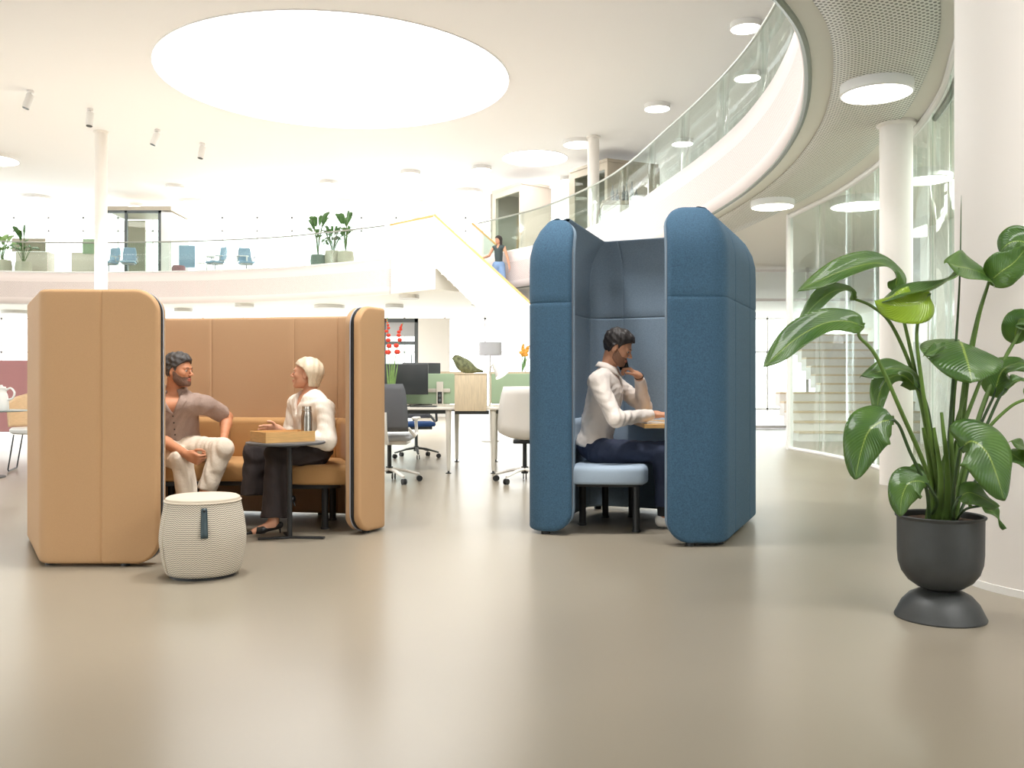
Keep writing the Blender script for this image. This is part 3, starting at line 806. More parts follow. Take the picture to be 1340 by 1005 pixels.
# ================================================================== BLUE BOOTH
OB = [(.955, 5.62), (1.31, 5.62), (1.875, 6.95), (.56, 7.55), (.078, 6.12), (.385, 6.02)]
bp_ = fillet_path(OB, [.13, .2, .30, .15], 12)
BL = path_len(bp_); mid = resample(bp_, [BL/2])[0]; SB = -1
if (mid[0]+mid[1]*SB*.3-Vector((.9, 6.6))).length > (mid[0]-Vector((.9, 6.6))).length: SB = 1
bb = thing('phone_booth', 'tall blue felt booth with rounded canopy top and a pale blue seat inside', 'booth', (.95, 6.6, 0))
CAN = (1.81, .38); ZT = 2.12
b_se = [s_at(bp_, (984-670)/F*6.5, 6.5), s_at(bp_, 1.45, 5.95), s_at(bp_, 1.3, 7.2)]
b_si = [s_at(bp_, (824-670)/F*7.3, 7.38), s_at(bp_, .50, 7.36), s_at(bp_, 1.5, 7.11), s_at(bp_, .2, 6.45)]
ZSM = 1.54
obj('outer_shell', shell(bp_, SB, 0, .064, .02, ZT, .14, .03, b_se, [ZSM], CAN), M['blue'], bb, world=True)
obj('inner_shell', shell(bp_, SB, .078, .135, .025, ZT-.004, .14, .02, b_si, [ZSM-.02], CAN), M['blue_in'], bb, world=True)
obj('spacer_strip', shell(bp_, SB, .062, .082, .03, ZT-.065, .18, .003, (), (), CAN, ends=(.004, .004)), M['piping'], bb, world=True)
for s in (.15, .45, 1.2, 2.2, 3.0, 3.8, BL-.2):
    p, n = resample(bp_, [s])[0]; q = p+n*SB*.06
    obj('glide', G().cyl((q.x, q.y, 0), (q.x, q.y, .03), .03, n=12), M['black'], bb, world=True)
s0, s1 = s_at(bp_, 1.6, 7.07), s_at(bp_, .12, 6.2)
obj('seat_backrest', band(bp_, SB, .137, .235, .40, .75, s0, s1, .04, .05), M['blue_seat'], bb, world=True)
poly = [Vector(p) for p in ((.35, 6.11), (.80, 6.07), (.90, 6.13), (.94, 6.35), (.99, 6.8), (.98, 6.98), (.84, 7.06), (.68, 7.0), (.56, 6.78))]
poly = [Vector((p.x, p.y)) for p in catmull([(p.x, p.y, 0) for p in poly]+[(.35, 6.11, 0)], 5)][:-1]
obj('seat', pad(poly, .33, .455, .04), M['blue_seat'], bb, world=True)
c2 = sum(poly, Vector((0, 0)))/len(poly)
obj('seat_frame', pad([c2+(p-c2)*.80 for p in poly], .305, .33, .004), M['black'], bb, world=True)
for x, y in ((.84, 6.2), (.50, 6.5), (.90, 6.9), (.70, 6.88)):
    obj('leg', G().cyl((x, y, 0), (x, y, .306), .024, n=16).cyl((x, y, 0), (x, y, .012), .03, n=16), M['black'], bb, world=True)
# work top fixed to the right and back walls
g = G().prism([(.90, 6.22), (1.42, 6.22), (1.62, 6.70), (1.60, 6.86), (.90, 7.14)], .70, .725)
obj('worktop', g, M['oak'], bb, world=True, smooth=False)
obj('bracket', G().box(1.2, 1.5, 6.5, 6.9, .66, .70), M['black'], bb, world=True)
# opposite seat
poly = [Vector(p) for p in ((1.28, 6.25), (1.50, 6.6), (1.56, 6.82), (1.22, 6.98), (1.15, 6.7), (1.2, 6.3))]
obj('bench_shelf', pad(poly, .33, .44, .03), M['blue_seat'], bb, world=True)
nb = thing('notebook', 'white open notebook on the wooden worktop in the blue booth', 'notebook', (.98, 6.4, .726), .2)
obj('page_block', G().box(-.075, .075, -.1, .1, 0, .012, r=.003), M['enamel'], nb)

# ================================================================== OTTOMAN
ot = thing('ottoman', 'round grey zigzag-woven ottoman with cream top and black strap, in front of the tan booth', 'ottoman', (-1.62, 4.81, 0))
prof = [(.16, 0.012), (.182, .02), (.196, .05), (.208, .11), (.2175, .18), (.217, .23), (.208, .30), (.196, .36), (.189, .393)]
P3 = catmull([(r, 0, z) for r, z in prof], 5); n = 96
rows = [[(p.x*math.cos(2*PI*j/n), p.x*math.sin(2*PI*j/n), p.z) for j in range(n+1)] for p in P3]
uv = [[(j/n, p.z/.42) for j in range(n+1)] for p in P3]
obj_grid('woven_side', rows, M['knit'], ot, uvs=uv)
obj('top_pad', G().lathe([(.188, .392), (.1895, .397), (.186, .408), (.172, .416), (.12, .421), (0.001, .423)], 64), M['knit_top'], ot)
pi_ = [(.191*math.cos(2*PI*j/64), .191*math.sin(2*PI*j/64), .393) for j in range(65)]
obj('piping', G().tube(pi_, .0045, 6), M['knit_top'], ot)
obj('base_ring', G().lathe([(.15, 0), (.165, 0), (.165, .014), (.15, .014)], 48), M['black'], ot)
a = math.radians(-70)
def oside(z):
    for i in range(1, len(P3)):
        if P3[i].z >= z: return P3[i].x
    return .19
for da in (math.radians(225),):
    pts = [((oside(z)+.0015)*math.cos(da), (oside(z)+.0015)*math.sin(da), z) for z in np.linspace(.03, .39, 16)]
    obj('side_seam', G().tube(pts, .002, 5), M['knit_top'], ot)
st = []
for z, o_ in ((.372, .004), (.36, .005), (.32, .006), (.29, .012), (.25, .02), (.232, .022), (.226, .014), (.236, .007), (.26, .005)):
    st.append((z, oside(z)+o_))
rows = []
for sgn in (-1, 1):
    rr = []
    for z, r in st:
        aa = a+sgn*.075*(.9 if z > .36 else 1); rr.append((r*math.cos(aa), r*math.sin(aa), z))
    rows.append(rr)
obj_grid('leather_strap', rows, M['leather'], ot, thick=.004)
sr = oside(.36)+.009
obj('strap_stud', G().ball((sr*math.cos(a), sr*math.sin(a), .36), .007, 10, 6), M['black'], ot)

# ================================================================== SIDE TABLE, TRAY, BOTTLE
tx, ty = -1.475, 5.98
tb = thing('side_table', 'black round side table on one post, in front of the seated woman', 'side table', (tx, ty, 0), 0)
obj('tabletop', G().lathe([(.001, .607), (.235, .607), (.252, .612), (.254, .618), (.252, .624), (.001, .624)], 64), mat('graphite_top', (92, 94, 96), .45), tb)
obj('pole', G().cyl((.035, -.04, .012), (.035, -.04, .607), .017, n=20).box(-.02, .09, -.1, .02, .59, .607), M['black'], tb)
for (dx, dy) in ((-.19, -.06), (.23, -.02), (-.07, .18)):
    v = Vector((dx, dy, 0)); L = v.length; ang = math.atan2(dy, dx)
    g = G().box(0, L, -.017, .017, 0.002, .014, r=.003, xf=Matrix.Translation((.035, -.04, 0)) @ Matrix.Rotation(ang, 4, 'Z'))
    obj('foot', g, M['black'], tb)
tr = thing('wooden_tray', 'light oak box tray lying on the black side table', 'tray', (-1.50, 6.0, .625), math.radians(38))
hx, hy = .17, .125
g = G().box(-hx, hx, -hy, hy, 0, .008)
obj('tray_base', g, M['oak'], tr, smooth=False)
g = G().box(-hx, hx, -hy, -hy+.012, .008, .068).box(-hx, hx, hy-.012, hy, .008, .068).box(-hx, -hx+.012, -hy+.012, hy-.012, .008, .068).box(hx-.012, hx, -hy+.012, hy-.012, .008, .068)
obj('tray_rim', g, M['oak'], tr, smooth=False)
bo = thing('flask', 'brushed steel drinking flask standing in the wooden tray', 'flask', (-1.345, 6.01, .634), 0)
obj('bottle_body', G().lathe([(.001, 0), (.034, 0), (.037, .004), (.0375, .02), (.037, .15), (.033, .175), (.030, .188), (.001, .188)], 40), M['steel'], bo)
obj('bottle_cap', G().lathe([(.030, .186), (.033, .189), (.033, .194), (.0305, .197), (.0305, .216), (.028, .221), (.001, .222)], 40), M['steel'], bo)

# ================================================================== PEOPLE
def V(*a): return Vector(a)
def head_frame(yaw, pitch, roll=0):
    """yaw: direction the face looks (0 = +X, -90 = towards the camera); pitch > 0 looks down"""
    return (Matrix.Rotation(math.radians(yaw), 3, 'Z') @ Matrix.Rotation(math.radians(pitch), 3, 'Y') @ Matrix.Rotation(math.radians(roll), 3, 'X'))
def arr(Rm): return np.array(Rm, dtype=np.float32)

def head_sdf(P, c, R, s=1.0, fem=False):
    """P world points -> distance, head centred at c, columns of R = face, left, up"""
    p = ((P-_a(c))@arr(R))/s
    p = p.copy(); q = p.copy(); q[:, 1] = np.abs(q[:, 1])      # mirrored half
    d = ell(p, (-.014, 0, .036), (.098, .077, .090))
    d = smin(d, ell(p, (.028, 0, -.018), (.060, .060, .086)), .03)
    d = smin(d, rc(q, (.000, .050, -.045), (.062, .018, -.086), .020, .016 if fem else .02), .035)
    d = smin(d, ell(p, (.072, 0, -.088), (.017, .02 if fem else .024, .015)), .02)
    d = smin(d, rc(q, (.076, .040, .030), (.086, .006, .030), .010, .009), .014)      # brow
    d = smin(d, ell(q, (.062, .042, -.012), (.018, .016, .016)), .025)                 # cheekbone
    d = smax(d, -ell(q, (.099, .031, .010), (.019, .017, .012)), .010)                 # eye socket
    d = smin(d, rc(q, (.083, .021, .0165), (.080, .041, .0155), .0055, .005), .005)
    d = smin(d, rc(p, (.086, 0, .018), (.113, 0, -.018), .0065, .0095), .008)          # nose
    d = smin(d, ell(q, (.099, .011, -.023), (.010, .0075, .007)), .006)
    d = smax(d, -ell(q, (.104, .006, -.031), (.005, .003, .003)), .002)
    d = smin(d, ell(p, (.087, 0, -.050), (.012, .022, .0065)), .006)                   # lips
    d = smin(d, ell(p, (.085, 0, -.062), (.012, .018, .007)), .006)
    d = smax(d, -rc(q, (.101, 0, -.0562), (.090, .020, -.055), .0015, .001), .003)     # mouth line
    e = ell(q, (-.008, .078, -.002), (.020, .009, .031))
    e = smax(e, -ell(q, (-.003, .088, .003), (.011, .006, .019)), .004)
    d = smin(d, e, .006)
    return d*s
def eyes(c, R, s, parent):
    for sg in (1, -1):
        w = Vector(c)+R @ (Vector((.0775, sg*.031, .0105))*s); g = G().ball(w, .0112*s, 14, 10)
        e = obj('eye', g, mat('eye_white', (200, 186, 176), .35) if 'eyew' not in M else M['eyew'], parent, world=True)
        M['eyew'] = e.data.materials[0]
        w2 = Vector(c)+R @ (Vector((.0842, sg*.031, .009))*s)
        obj('iris', G().ball(w2, .0066*s, 10, 8), M['eye'], e, world=False)
        k = bpy.data.objects[e.name]; ir = [o for o in bpy.data.objects if o.parent == k][-1]
        L = Matrix(parent.matrix_basis).inverted()
        for v in ir.data.vertices: v.co = L @ v.co

def finger(P, base, d, n, lens, curl, r):
    """bent chain: starts along d, bends towards n by curl radians per joint"""
    out = None; p = Vector(base); d = Vector(d).normalized(); n = Vector(n).normalized(); ax = d.cross(n).normalized()
    dd = d; rr = r
    for i, L in enumerate(lens):
        dd = Matrix.Rotation(curl[i], 3, ax) @ dd
        q = p+dd*L; r2 = rr*.93
        x = rc(P, p, q, rr, r2); out = x if out is None else smin(out, x, .002)
        p = q; rr = r2
    return out
def hand_sdf(P, w, f, n, t, s=1.0, curl=(.5, .6, .4), thumb=(.3, .4), index=None):
    """w wrist point, f towards the fingers, n palm side, t thumb side"""
    f, n = Vector(f).normalized(), Vector(n).normalized(); t = (Vector(t)-f*Vector(t).dot(f)).normalized(); n = f.cross(t) if f.cross(t).dot(n) > 0 else t.cross(f)
    R = np.array([tuple(f), tuple(t), tuple(n)], dtype=np.float32).T
    w = Vector(w); c = w+f*.045*s
    d = rbox(P, c, (.047*s, .040*s, .013*s), .012*s, R)
    d = smin(d, rc(P, w-f*.01, w+f*.02, .024*s, .026*s), .02)
    d = smin(d, ell(P, w+f*.035*s+t*.024*s+n*.006*s, (.03*s, .016*s, .014*s), R), .012)
    for i, (o, L, st) in enumerate(((.030, .95, .088), (.0105, 1.05, .091), (-.0095, .98, .088), (-.0285, .78, .080))):
        b = w+f*st*s+t*o*s
        cu = index if (i == 0 and index) else tuple(c_*(1+.08*i) for c_ in curl)
        x = finger(P, b, f+t*o*2.2, n, (.040*L*s, .025*L*s, .020*L*s), cu, (.0088 if i < 3 else .0078)*s)
        d = smin(d, x, .004)
    td = (t*.75+f*.7+n*.25)
    x = finger(P, w+f*.022*s+t*.026*s+n*.004*s, td, (f*.6-t*.5+n*.4), (.042*s, .030*s, .024*s), (0.0, thumb[0], thumb[1]), .0105*s)
    return smin(d, x, .008)
def noise_folds(P, amp, fr, seed=0.0):
    x, y, z = P[:, 0], P[:, 1], P[:, 2]
    a = np.sin(fr*(z*1.0+.35*np.sin(7*x+seed)+.3*np.sin(9*y+1.3*seed))+seed)
    b = np.sin(fr*1.9*(z*.5+x*.8-.5*y)+2.1*seed+1.5*np.sin(fr*.6*y+seed))
    return amp*(.6*a+.4*b)

def build_person(label, loc, J, hd, group=None, name='person'):
    """J: joints in world space; hd: head dict"""
    root = thing(name, label, 'person', loc)
    side = (J['shL']-J['shR']).normalized(); up = (J['neck']-J['pel']).normalized(); fr = side.cross(up).normalized(); side = up.cross(fr).normalized()
    RT = np.array([tuple(side), tuple(fr), tuple(up)], dtype=np.float32).T     # columns: left, front(back?), up
    fw = -fr if False else fr
    hs = hd.get('s', 1.0); sw = (J['shL']-J['shR']).length; k = hd.get('build', 1.0)
    def torso(P, e=0.0):
        ch = J['neck'].lerp(J['pel'], .34); ab = J['neck'].lerp(J['pel'], .68)
        d = ell(P, ch+fw*.012, (sw*.37*k+e, .108*k+e, .17+e), RT)
        d = smin(d, ell(P, ab, (sw*.33*k+e, .102*k+e, .16+e), RT), .06)
        d = smin(d, ell(P, J['pel'], (sw*.38*k+e, .115*k+e, .11+e), RT), .05)
        d = smin(d, rc(P, J['shL']-side*.02, J['shR']+side*.02, .052*k+e, .052*k+e), .06)
        d = smin(d, rc(P, J['neck']-up*.03, J['shL'].lerp(J['neck'], .35)-up*.005, .045+e, .045*k+e), .04)
        d = smin(d, rc(P, J['neck']-up*.03, J['shR'].lerp(J['neck'], .35)-up*.005, .045+e, .045*k+e), .04)
        return d
    def arm_u(P, s, e=0.0, e2=None):
        e2 = e if e2 is None else e2
        return rc(P, J['sh'+s], J['el'+s], .050*k+e, .039*k+e2)
    def arm_l(P, s, e=0.0, e2=None):
        e2 = e if e2 is None else e2
        return smin(rc(P, J['el'+s], J['el'+s].lerp(J['wr'+s], .35), .039*k+e, .040*k+e), rc(P, J['el'+s].lerp(J['wr'+s], .3), J['wr'+s], .040*k+e, .025+e2), .02)
    def leg(P, s, e=0.0, e2=None):
        e2 = e if e2 is None else e2
        d = rc(P, J['hip'+s], J['kn'+s], .082*k+e, .054*k+e)
        d = smin(d, rc(P, J['kn'+s], J['kn'+s].lerp(J['an'+s], .35), .053*k+e, .052*k+e2), .03)
        return smin(d, rc(P, J['kn'+s].lerp(J['an'+s], .3), J['an'+s], .052*k+e2, .034+e2), .02)
    hc = hd['c']; R = hd['R']
    def body(P):
        d = torso(P)
        d = smin(d, rc(P, J['neck']-up*.02, Vector(hc)+R @ Vector((-.028, 0, -.03)), .056*hd.get('nk', 1), .052*hd.get('nk', 1)), .03)
        for s in 'LR':
            d = smin(d, smin(arm_u(P, s), arm_l(P, s), .02), .03)
            d = smin(d, leg(P, s), .03)
            if 'toe'+s in J: d = smin(d, rc(P, J['an'+s]+(J['toe'+s]-J['an'+s])*.05-Vector((0, 0, .02)), J['toe'+s], .030, .020), .03)
        d = smin(d, head_sdf(P, hc, R, hs, hd.get('fem')), .012)
        for s in 'LR':
            if 'hand'+s in hd: d = smin(d, hand_sdf(P, J['wr'+s], **hd['hand'+s]), .012)
        return d
    pts = [v for v in J.values()]+[Vector(hc)]
    lo = [min(p[i] for p in pts)-.2 for i in range(3)]; hi = [max(p[i] for p in pts)+.2 for i in range(3)]
    b = sobj('body', body, lo, hi, hd.get('h', .005), M[hd['skin']], root, 1)
    eyes(hc, R, hs, root)
    # lips
    def lips(P):
        q = ((P-_a(hc))@arr(R))/hs
        return smin(ell(q, (.089, 0, -.0505), (.0125, .0205, .0055)), ell(q, (.087, 0, -.0618), (.0125, .0175, .006)), .003)*hs
    cc = Vector(hc)+R @ Vector((.088*hs, 0, -.056*hs))
    sobj('lips', lips, [x-.035 for x in cc], [x+.035 for x in cc], .002, M['lips'], root, 1)
    # hair
    def to(P): return ((P-_a(hc))@arr(R))/hs
    if hd['hair'] == 'short':
        def hair(P):
            q = to(P); x, y, z = q[:, 0], q[:, 1], q[:, 2]
            th = .007+.016*np.clip((z-.03)/.09, 0, 1)+.008*np.clip((x)/.09, 0, 1)*np.clip((z-.07)/.03, 0, 1)
            th = th+.004*np.sin(110*x+40*z+2*np.sin(60*y))*np.sin(85*y+30*x)*np.clip((z-.02)/.05, .2, 1)+.0015*np.sin(170*z+60*x)
            d = head_sdf(P, hc, R, hs)-th*hs
            zl = np.interp(x, [-.11, -.05, -.03, -.012, .004, .02, .03, .055, .085, .12], [-.062, -.052, -.03, .022, .034, .004, .036, .060, .080, .082]).astype(np.float32)
            return np.maximum(d, (zl-z)*.6*hs)
    elif hd['hair'] == 'bob':
        def hair(P):
            q = to(P); x, y, z = q[:, 0], q[:, 1], q[:, 2]
            d = ell(q, (-.014, 0, .042), (.112, .092, .096))
            qq = q.copy(); qq[:, 1] = np.abs(qq[:, 1])
            d = smin(d, rc(qq, (-.035, .055, .02), (-.030, .062, -.062), .048, .038), .05)
            d = smin(d, rc(q, (-.07, 0, .02), (-.066, 0, -.058), .05, .042), .05)
            d = d+.002*np.sin(130*x+60*y+8*z)+.0015*np.sin(90*y-70*x)
            xb = np.interp(z, [-.12, -.08, -.02, .02, .05, .08, .13], [-.045, -.042, -.034, -.012, .030, .11, .14]).astype(np.float32)
            xb = xb+.010*np.sin(3.0+y*25)*(z > .03)
            d = smax(d, (x-xb)*.8, .012)
            return smax(d, (-.088-z), .012)*hs
    else:
        def hair(P):
            q = to(P); x, y, z = q[:, 0], q[:, 1], q[:, 2]; qq = q.copy(); qq[:, 1] = np.abs(qq[:, 1])
            d = ell(q, (-.014, 0, .045), (.112, .09, .095))
            d = smin(d, rc(qq, (-.04, .06, .02), (-.02, .085, -.24), .045, .03), .05)
            d = smin(d, rc(q, (-.07, 0, .0), (-.08, 0, -.24), .05, .045), .06)
            xb = np.interp(z, [-.3, -.08, -.02, .02, .05, .08], [.03, .02, .02, .035, .07, .14]).astype(np.float32)
            return smax(d+.003*np.sin(80*y+30*x), (x-xb)*.8, .012)*hs
    ex = .36 if hd['hair'] == 'long' else .16
    sobj('hair', hair, [hc[0]-.16, hc[1]-.16, hc[2]-ex], [x+.17 for x in hc], hd.get('hh', .0032), M[hd['hairm']], root, 0)
    if hd.get('beard'):
        def beard(P):
            q = to(P); x, y, z = q[:, 0], q[:, 1], q[:, 2]
            d = head_sdf(P, hc, R, hs)-(.0018+.0006*np.sin(300*x)*np.sin(280*z+200*y))*hs
            zt = np.interp(x, [-.01, .004, .012, .035, .06, .078, .12], [-.1, .0, .004, -.018, -.036, -.036, -.036]).astype(np.float32)
            d = np.maximum(d, (z-zt)*hs); d = np.maximum(d, (-.004-x+np.abs(z+.03)*.1)*hs)
            m = ell(q, (.095, 0, -.056), (.03, .0235, .0125))*hs
            d = np.maximum(d, -m)
            return np.maximum(d, (-.104-z)*hs)
        sobj('beard', beard, [x-.13 for x in hc], [x+.13 for x in hc], .003, M[hd.get('beardm', 'beard')], root, 0)
    if hd.get('brows', True):
        g = G()
        for sg in (1, -1):
            pts = [Vector(hc)+R @ (Vector(p)*hs) for p in ((.0935, sg*.012, .0275), (.0925, sg*.028, .0325), (.081, sg*.045, .028))]
            gg = G().tube(pts, [.003*hs, .0035*hs, .002*hs], 6, flat=.7)
            obj('eyebrow', gg, M[hd.get('browm', hd['hairm'])], root, world=True)
    return root, dict(torso=torso, arm_u=arm_u, arm_l=arm_l, leg=leg, side=side, up=up, fw=fw, R=R, hc=Vector(hc), lo=lo, hi=hi, body=body)

def collar(K, J, m, root, r=.064, z=.0, open_=.35, tall=.022):
    """a folded shirt collar standing round the neck"""
    c = J['neck']+K['up']*(.03+z); rows = []
    for k in range(25):
        a = PI/2+open_+(2*PI-2*open_)*k/24
        dv = K['side']*math.cos(a)+K['fw']*math.sin(a)
        tip = abs(k-12)/12.0
        rr = r; base = c+dv*rr*1.02-K['up']*(.010*max(0, dv.dot(K['fw'])))*2.6
        top = base+K['up']*tall*.9-dv*.004
        out = base+dv*.014+K['up']*.002; low = base+dv*(.020+.010*tip**3)-K['up']*(.012+.022*tip**4)+K['fw']*.01*tip**4
        rows.append([base, top, top+dv*.006, out, low])
    o = obj_grid('collar', rows, m, root, world=True, thick=.003)
    return o

def vcut(P, d, J, T, w, L):
    q = P-_a(J['neck']); s = np.abs(q@_a(T['side'])); dn = -(q@_a(T['up'])); fz = q@_a(T['fw'])
    wedge = np.maximum((s-w*(1-dn/L))*.9, .01-fz)
    return smax(d, -wedge, .003)
def patch(name, f, K, J, quad, m, root, off=.004, thick=.003, n=7):
    """a piece of cloth laid on the garment f: quad of (sideways, down-from-neck) corners, projected along the chest"""
    rows = []
    for i in range(n):
        row = []
        for j in range(n):
            a, b = i/(n-1), j/(n-1)
            s_ = (quad[0][0]*(1-a)+quad[1][0]*a)*(1-b)+(quad[3][0]*(1-a)+quad[2][0]*a)*b
            d_ = (quad[0][1]*(1-a)+quad[1][1]*a)*(1-b)+(quad[3][1]*(1-a)+quad[2][1]*a)*b
            p = J['neck']+K['side']*s_-K['up']*d_
            ts = np.linspace(.30, -.06, 180); PP = np.array([tuple(p+K['fw']*float(t)) for t in ts], dtype=np.float32); dd = f(PP)
            k = int(np.argmax(dd < 0)) if (dd < 0).any() else 120
            row.append(p+K['fw']*(float(ts[k])+off))
        rows.append(row)
    return obj_grid(name, rows, m, root, world=True, thick=thick)

# ---------------------------------------------------------------- man in the tan booth
J = dict(pel=W(233, 582, 6.72), neck=W(227, 516, 6.66), shL=W(268, 530, 6.62), shR=W(190, 534, 6.52),
         elL=W(297, 546, 6.80), wrL=W(293, 574, 6.60), elR=W(205, 573, 6.30), wrR=W(246, 596, 6.04),
         hipL=W(248, 588, 6.66), hipR=W(216, 591, 6.58), knL=W(291, 588, 6.36), anL=W(257, 676, 6.28), knR=W(238, 603, 6.12), anR=W(252, 690, 6.10))
J['toeL'] = J['anL']+V(.06, -.16, -.06); J['toeR'] = J['anR']+V(.05, -.15, -.06); J['toeL'].z = .03; J['toeR'].z = .03
hd = dict(c=W(234, 487, 6.60), R=head_frame(-14, 2, 0), s=.98, skin='skin_tan', hair='short', hairm='hair_grey', beard=True, h=.005,
          handL=dict(f=(.0, -.25, -1), n=(-.8, -.5, .2), t=(-.2, -1, .2), curl=(.3, .3, .2)),
          handR=dict(f=(.9, -.25, -.35), n=(-.1, .6, -.6), t=(.2, -.3, .9), curl=(1.1, 1.2, .8), thumb=(.6, .6)))
seat_man, K = build_person('bearded man in taupe shirt and cream trousers sitting in the tan booth', (-2.35, 6.6, 0), J, hd)
T = K
def shirt1(P):
    d = T['torso'](P, .016)
    for s in 'LR':
        a, b = J['sh'+s], J['el'+s]; e = a.lerp(b, .80)
        x = rc(P, a, e+(e-a)*.1, .066, .066); x = smax(x, plane(P, e, e-a), .006)
        d = smin(d, x, .04)
    d = d+noise_folds(P, .0035, 42, 1.0)
    d = smax(d, -plane(P, J['pel']-T['up']*.04, T['up'])*1.0, .01)
    d = smax(d, -rc(P, J['neck']-T['up']*.01, J['neck']+T['up']*.15, .062, .09), .006)
    v0 = J['neck']+T['fw']*.10-T['up']*.03
    d = vcut(P, d, J, T, .056, .115)
    return d
sh_ = sobj('shirt', shirt1, T['lo'], T['hi'], .006, M['shirt_taupe'], seat_man, 1)
collar(T, J, M['shirt_taupe'], seat_man, r=.078, z=.012, open_=.45, tall=.022)
for sg in (1, -1):
    patch('lapel', lambda P: np.minimum(shirt1(P), T['torso'](P, .012)), T, J, [(sg*.060, -.015), (sg*.105, .030), (sg*.070, .070), (sg*.008, .118)], M['shirt_taupe'], seat_man)
for k in (.36, .50, .63, .74):
    p = J['neck'].lerp(J['pel'], k)
    # find the cloth surface in front of the sternum
    q = None
    ts = np.linspace(.05, .25, 60); PP = np.array([tuple(p+T['fw']*float(t)) for t in ts], dtype=np.float32); dd = shirt1(PP)
    i = int(np.argmax(dd > 0)); q = p+T['fw']*float(ts[i])
    o = obj('button', G().ball(q, .006, 8, 6), M['button'], seat_man, world=True)
def trou1(P):
    d = None
    for s in 'LR':
        x = rc(P, J['hip'+s], J['kn'+s], .098, .073)
        e = J['kn'+s].lerp(J['an'+s], .62)
        y = rc(P, J['kn'+s], e+(e-J['kn'+s])*.15, .073, .062); y = smax(y, plane(P, e, e-J['kn'+s]), .005)
        x = smin(x, y, .03); d = x if d is None else smin(d, x, .03)
    q = smax(ell(P, J['pel']-T['up']*.01, (.175, .13, .10), np.array([tuple(T['side']), tuple(T['fw']), tuple(T['up'])], dtype=np.float32).T), plane(P, J['pel']+T['up']*.07, T['up']), .01)
    return smin(d, q, .04)+noise_folds(P, .004, 38, 2.0)
sobj('trousers', trou1, T['lo'], T['hi'], .006, M['trouser_cream'], seat_man, 1)
def shoe(name, an, toe, m, parent, h=.004, w=.042):
    def f(P):
        b = Vector((an.x, an.y, .03))+(an-toe)*Vector((1, 1, 0)).normalized().length*0
        back = an+(an-toe).normalized()*.02; back.z = toe.z+.012
        d = rc(P, back, toe, .036, .030)
        d = smin(d, rc(P, back+V(0, 0, .02), back.lerp(toe, .45)+V(0, 0, .02), .036, .030), .02)
        d = smax(d, -(P[:, 2]-(toe.z-.028)), .003)
        return smax(d, (P[:, 2]-(back.z+.045)), .004)
    lo = [min(an[i], toe[i])-.08 for i in range(3)]; hi = [max(an[i], toe[i])+.08 for i in range(3)]
    return sobj(name, f, lo, hi, h, m, parent, 1)
shoe('shoe', J['anL'], J['toeL'], M['shoe_white'], seat_man); shoe('shoe', J['anR'], J['toeR'], M['shoe_white'], seat_man)

# ---------------------------------------------------------------- woman in the tan booth
Jw = dict(pel=W(412, 588, 6.42), neck=W(407, 518, 6.42), shL=W(426, 536, 6.24), shR=W(388, 529, 6.60),
          elL=W(428, 577, 6.16), wrL=W(373, 571, 6.10), elR=W(380, 573, 6.58), wrR=W(366, 563, 6.32),
          hipL=W(414, 594, 6.32), hipR=W(406, 594, 6.50), knL=W(362, 594, 6.10), anL=W(358, 682, 6.04), knR=W(334, 592, 6.26), anR=W(374, 650, 6.34))
Jw['toeL'] = Jw['anL']+V(-.115, -.05, -.062); Jw['toeR'] = Jw['anR']+V(-.10, -.06, -.075)
hw = dict(c=W(401, 491, 6.42), R=head_frame(180, -6, 0), s=.93, fem=True, build=.86, nk=.82, skin='skin_pink', hair='bob', hairm='hair_blond', browm='hair_blond', h=.005,
          handL=dict(f=(-1, -.1, .12), n=(0, -.1, -1), t=(-.1, 1, .3), s=.92, curl=(.25, .25, .2)),
          handR=dict(f=(-1, -.35, .05), n=(.1, -.6, -.6), t=(-.2, -.3, .9), s=.92, curl=(.35, .35, .2)))
seat_woman, Kw = build_person('woman with silver-blond bob in ivory blouse and black trousers, seated in the tan booth', (-1.4, 6.4, 0), Jw, hw)
def blouse(P):
    T = Kw; d = T['torso'](P, .020)
    for s in 'LR':
        a, b, c = Jw['sh'+s], Jw['el'+s], Jw['wr'+s]; e = b.lerp(c, .55)
        x = rc(P, a, b, .058, .064); y = rc(P, b, e+(e-b)*.1, .064, .044); y = smax(y, plane(P, e, c-b), .004)
        d = smin(d, smin(x, y, .02), .04)
    d = d+noise_folds(np.ascontiguousarray(P[:, [2, 1, 0]]), .0035, 34, .5)
    d = smax(d, -plane(P, Jw['pel']-T['up']*.02, T['up']), .01)
    d = smax(d, -rc(P, Jw['neck']-T['up']*.00, Jw['neck']+T['up']*.15, .058, .085), .006)
    d = vcut(P, d, Jw, T, .055, .13)
    return d
sobj('blouse', blouse, Kw['lo'], Kw['hi'], .006, M['blouse'], seat_woman, 1)
def trouw(P):
    J, T = Jw, Kw; d = None
    for s, e, r1 in (('L', J['anL']+V(.005, 0, .02), .088), ('R', W(333, 648, 6.24), .092)):
        x = rc(P, J['hip'+s], J['kn'+s], .088, .072)
        kn = J['kn'+s]
        y = rc(P, kn, e+(e-kn).normalized()*.05, .072, r1); y = smax(y, plane(P, e, e-kn), .004)
        x = smin(x, y, .03)
        if s == 'R':
            z = rc(P, kn, J['anR'].lerp(kn, .2), .07, .06); z = smax(z, plane(P, J['anR'].lerp(kn, .2), J['anR']-kn), .01); x = smin(x, z, .03)
        d = x if d is None else smin(d, x, .015)
    q = smax(ell(P, J['pel'], (.15, .12, .11), np.array([tuple(T['side']), tuple(T['fw']), tuple(T['up'])], dtype=np.float32).T), plane(P, J['pel']+T['up']*.05, T['up']), .01)
    return smin(d, q, .04)+noise_folds(np.ascontiguousarray(P[:, [2, 1, 0]]), .005, 30, 3.0)
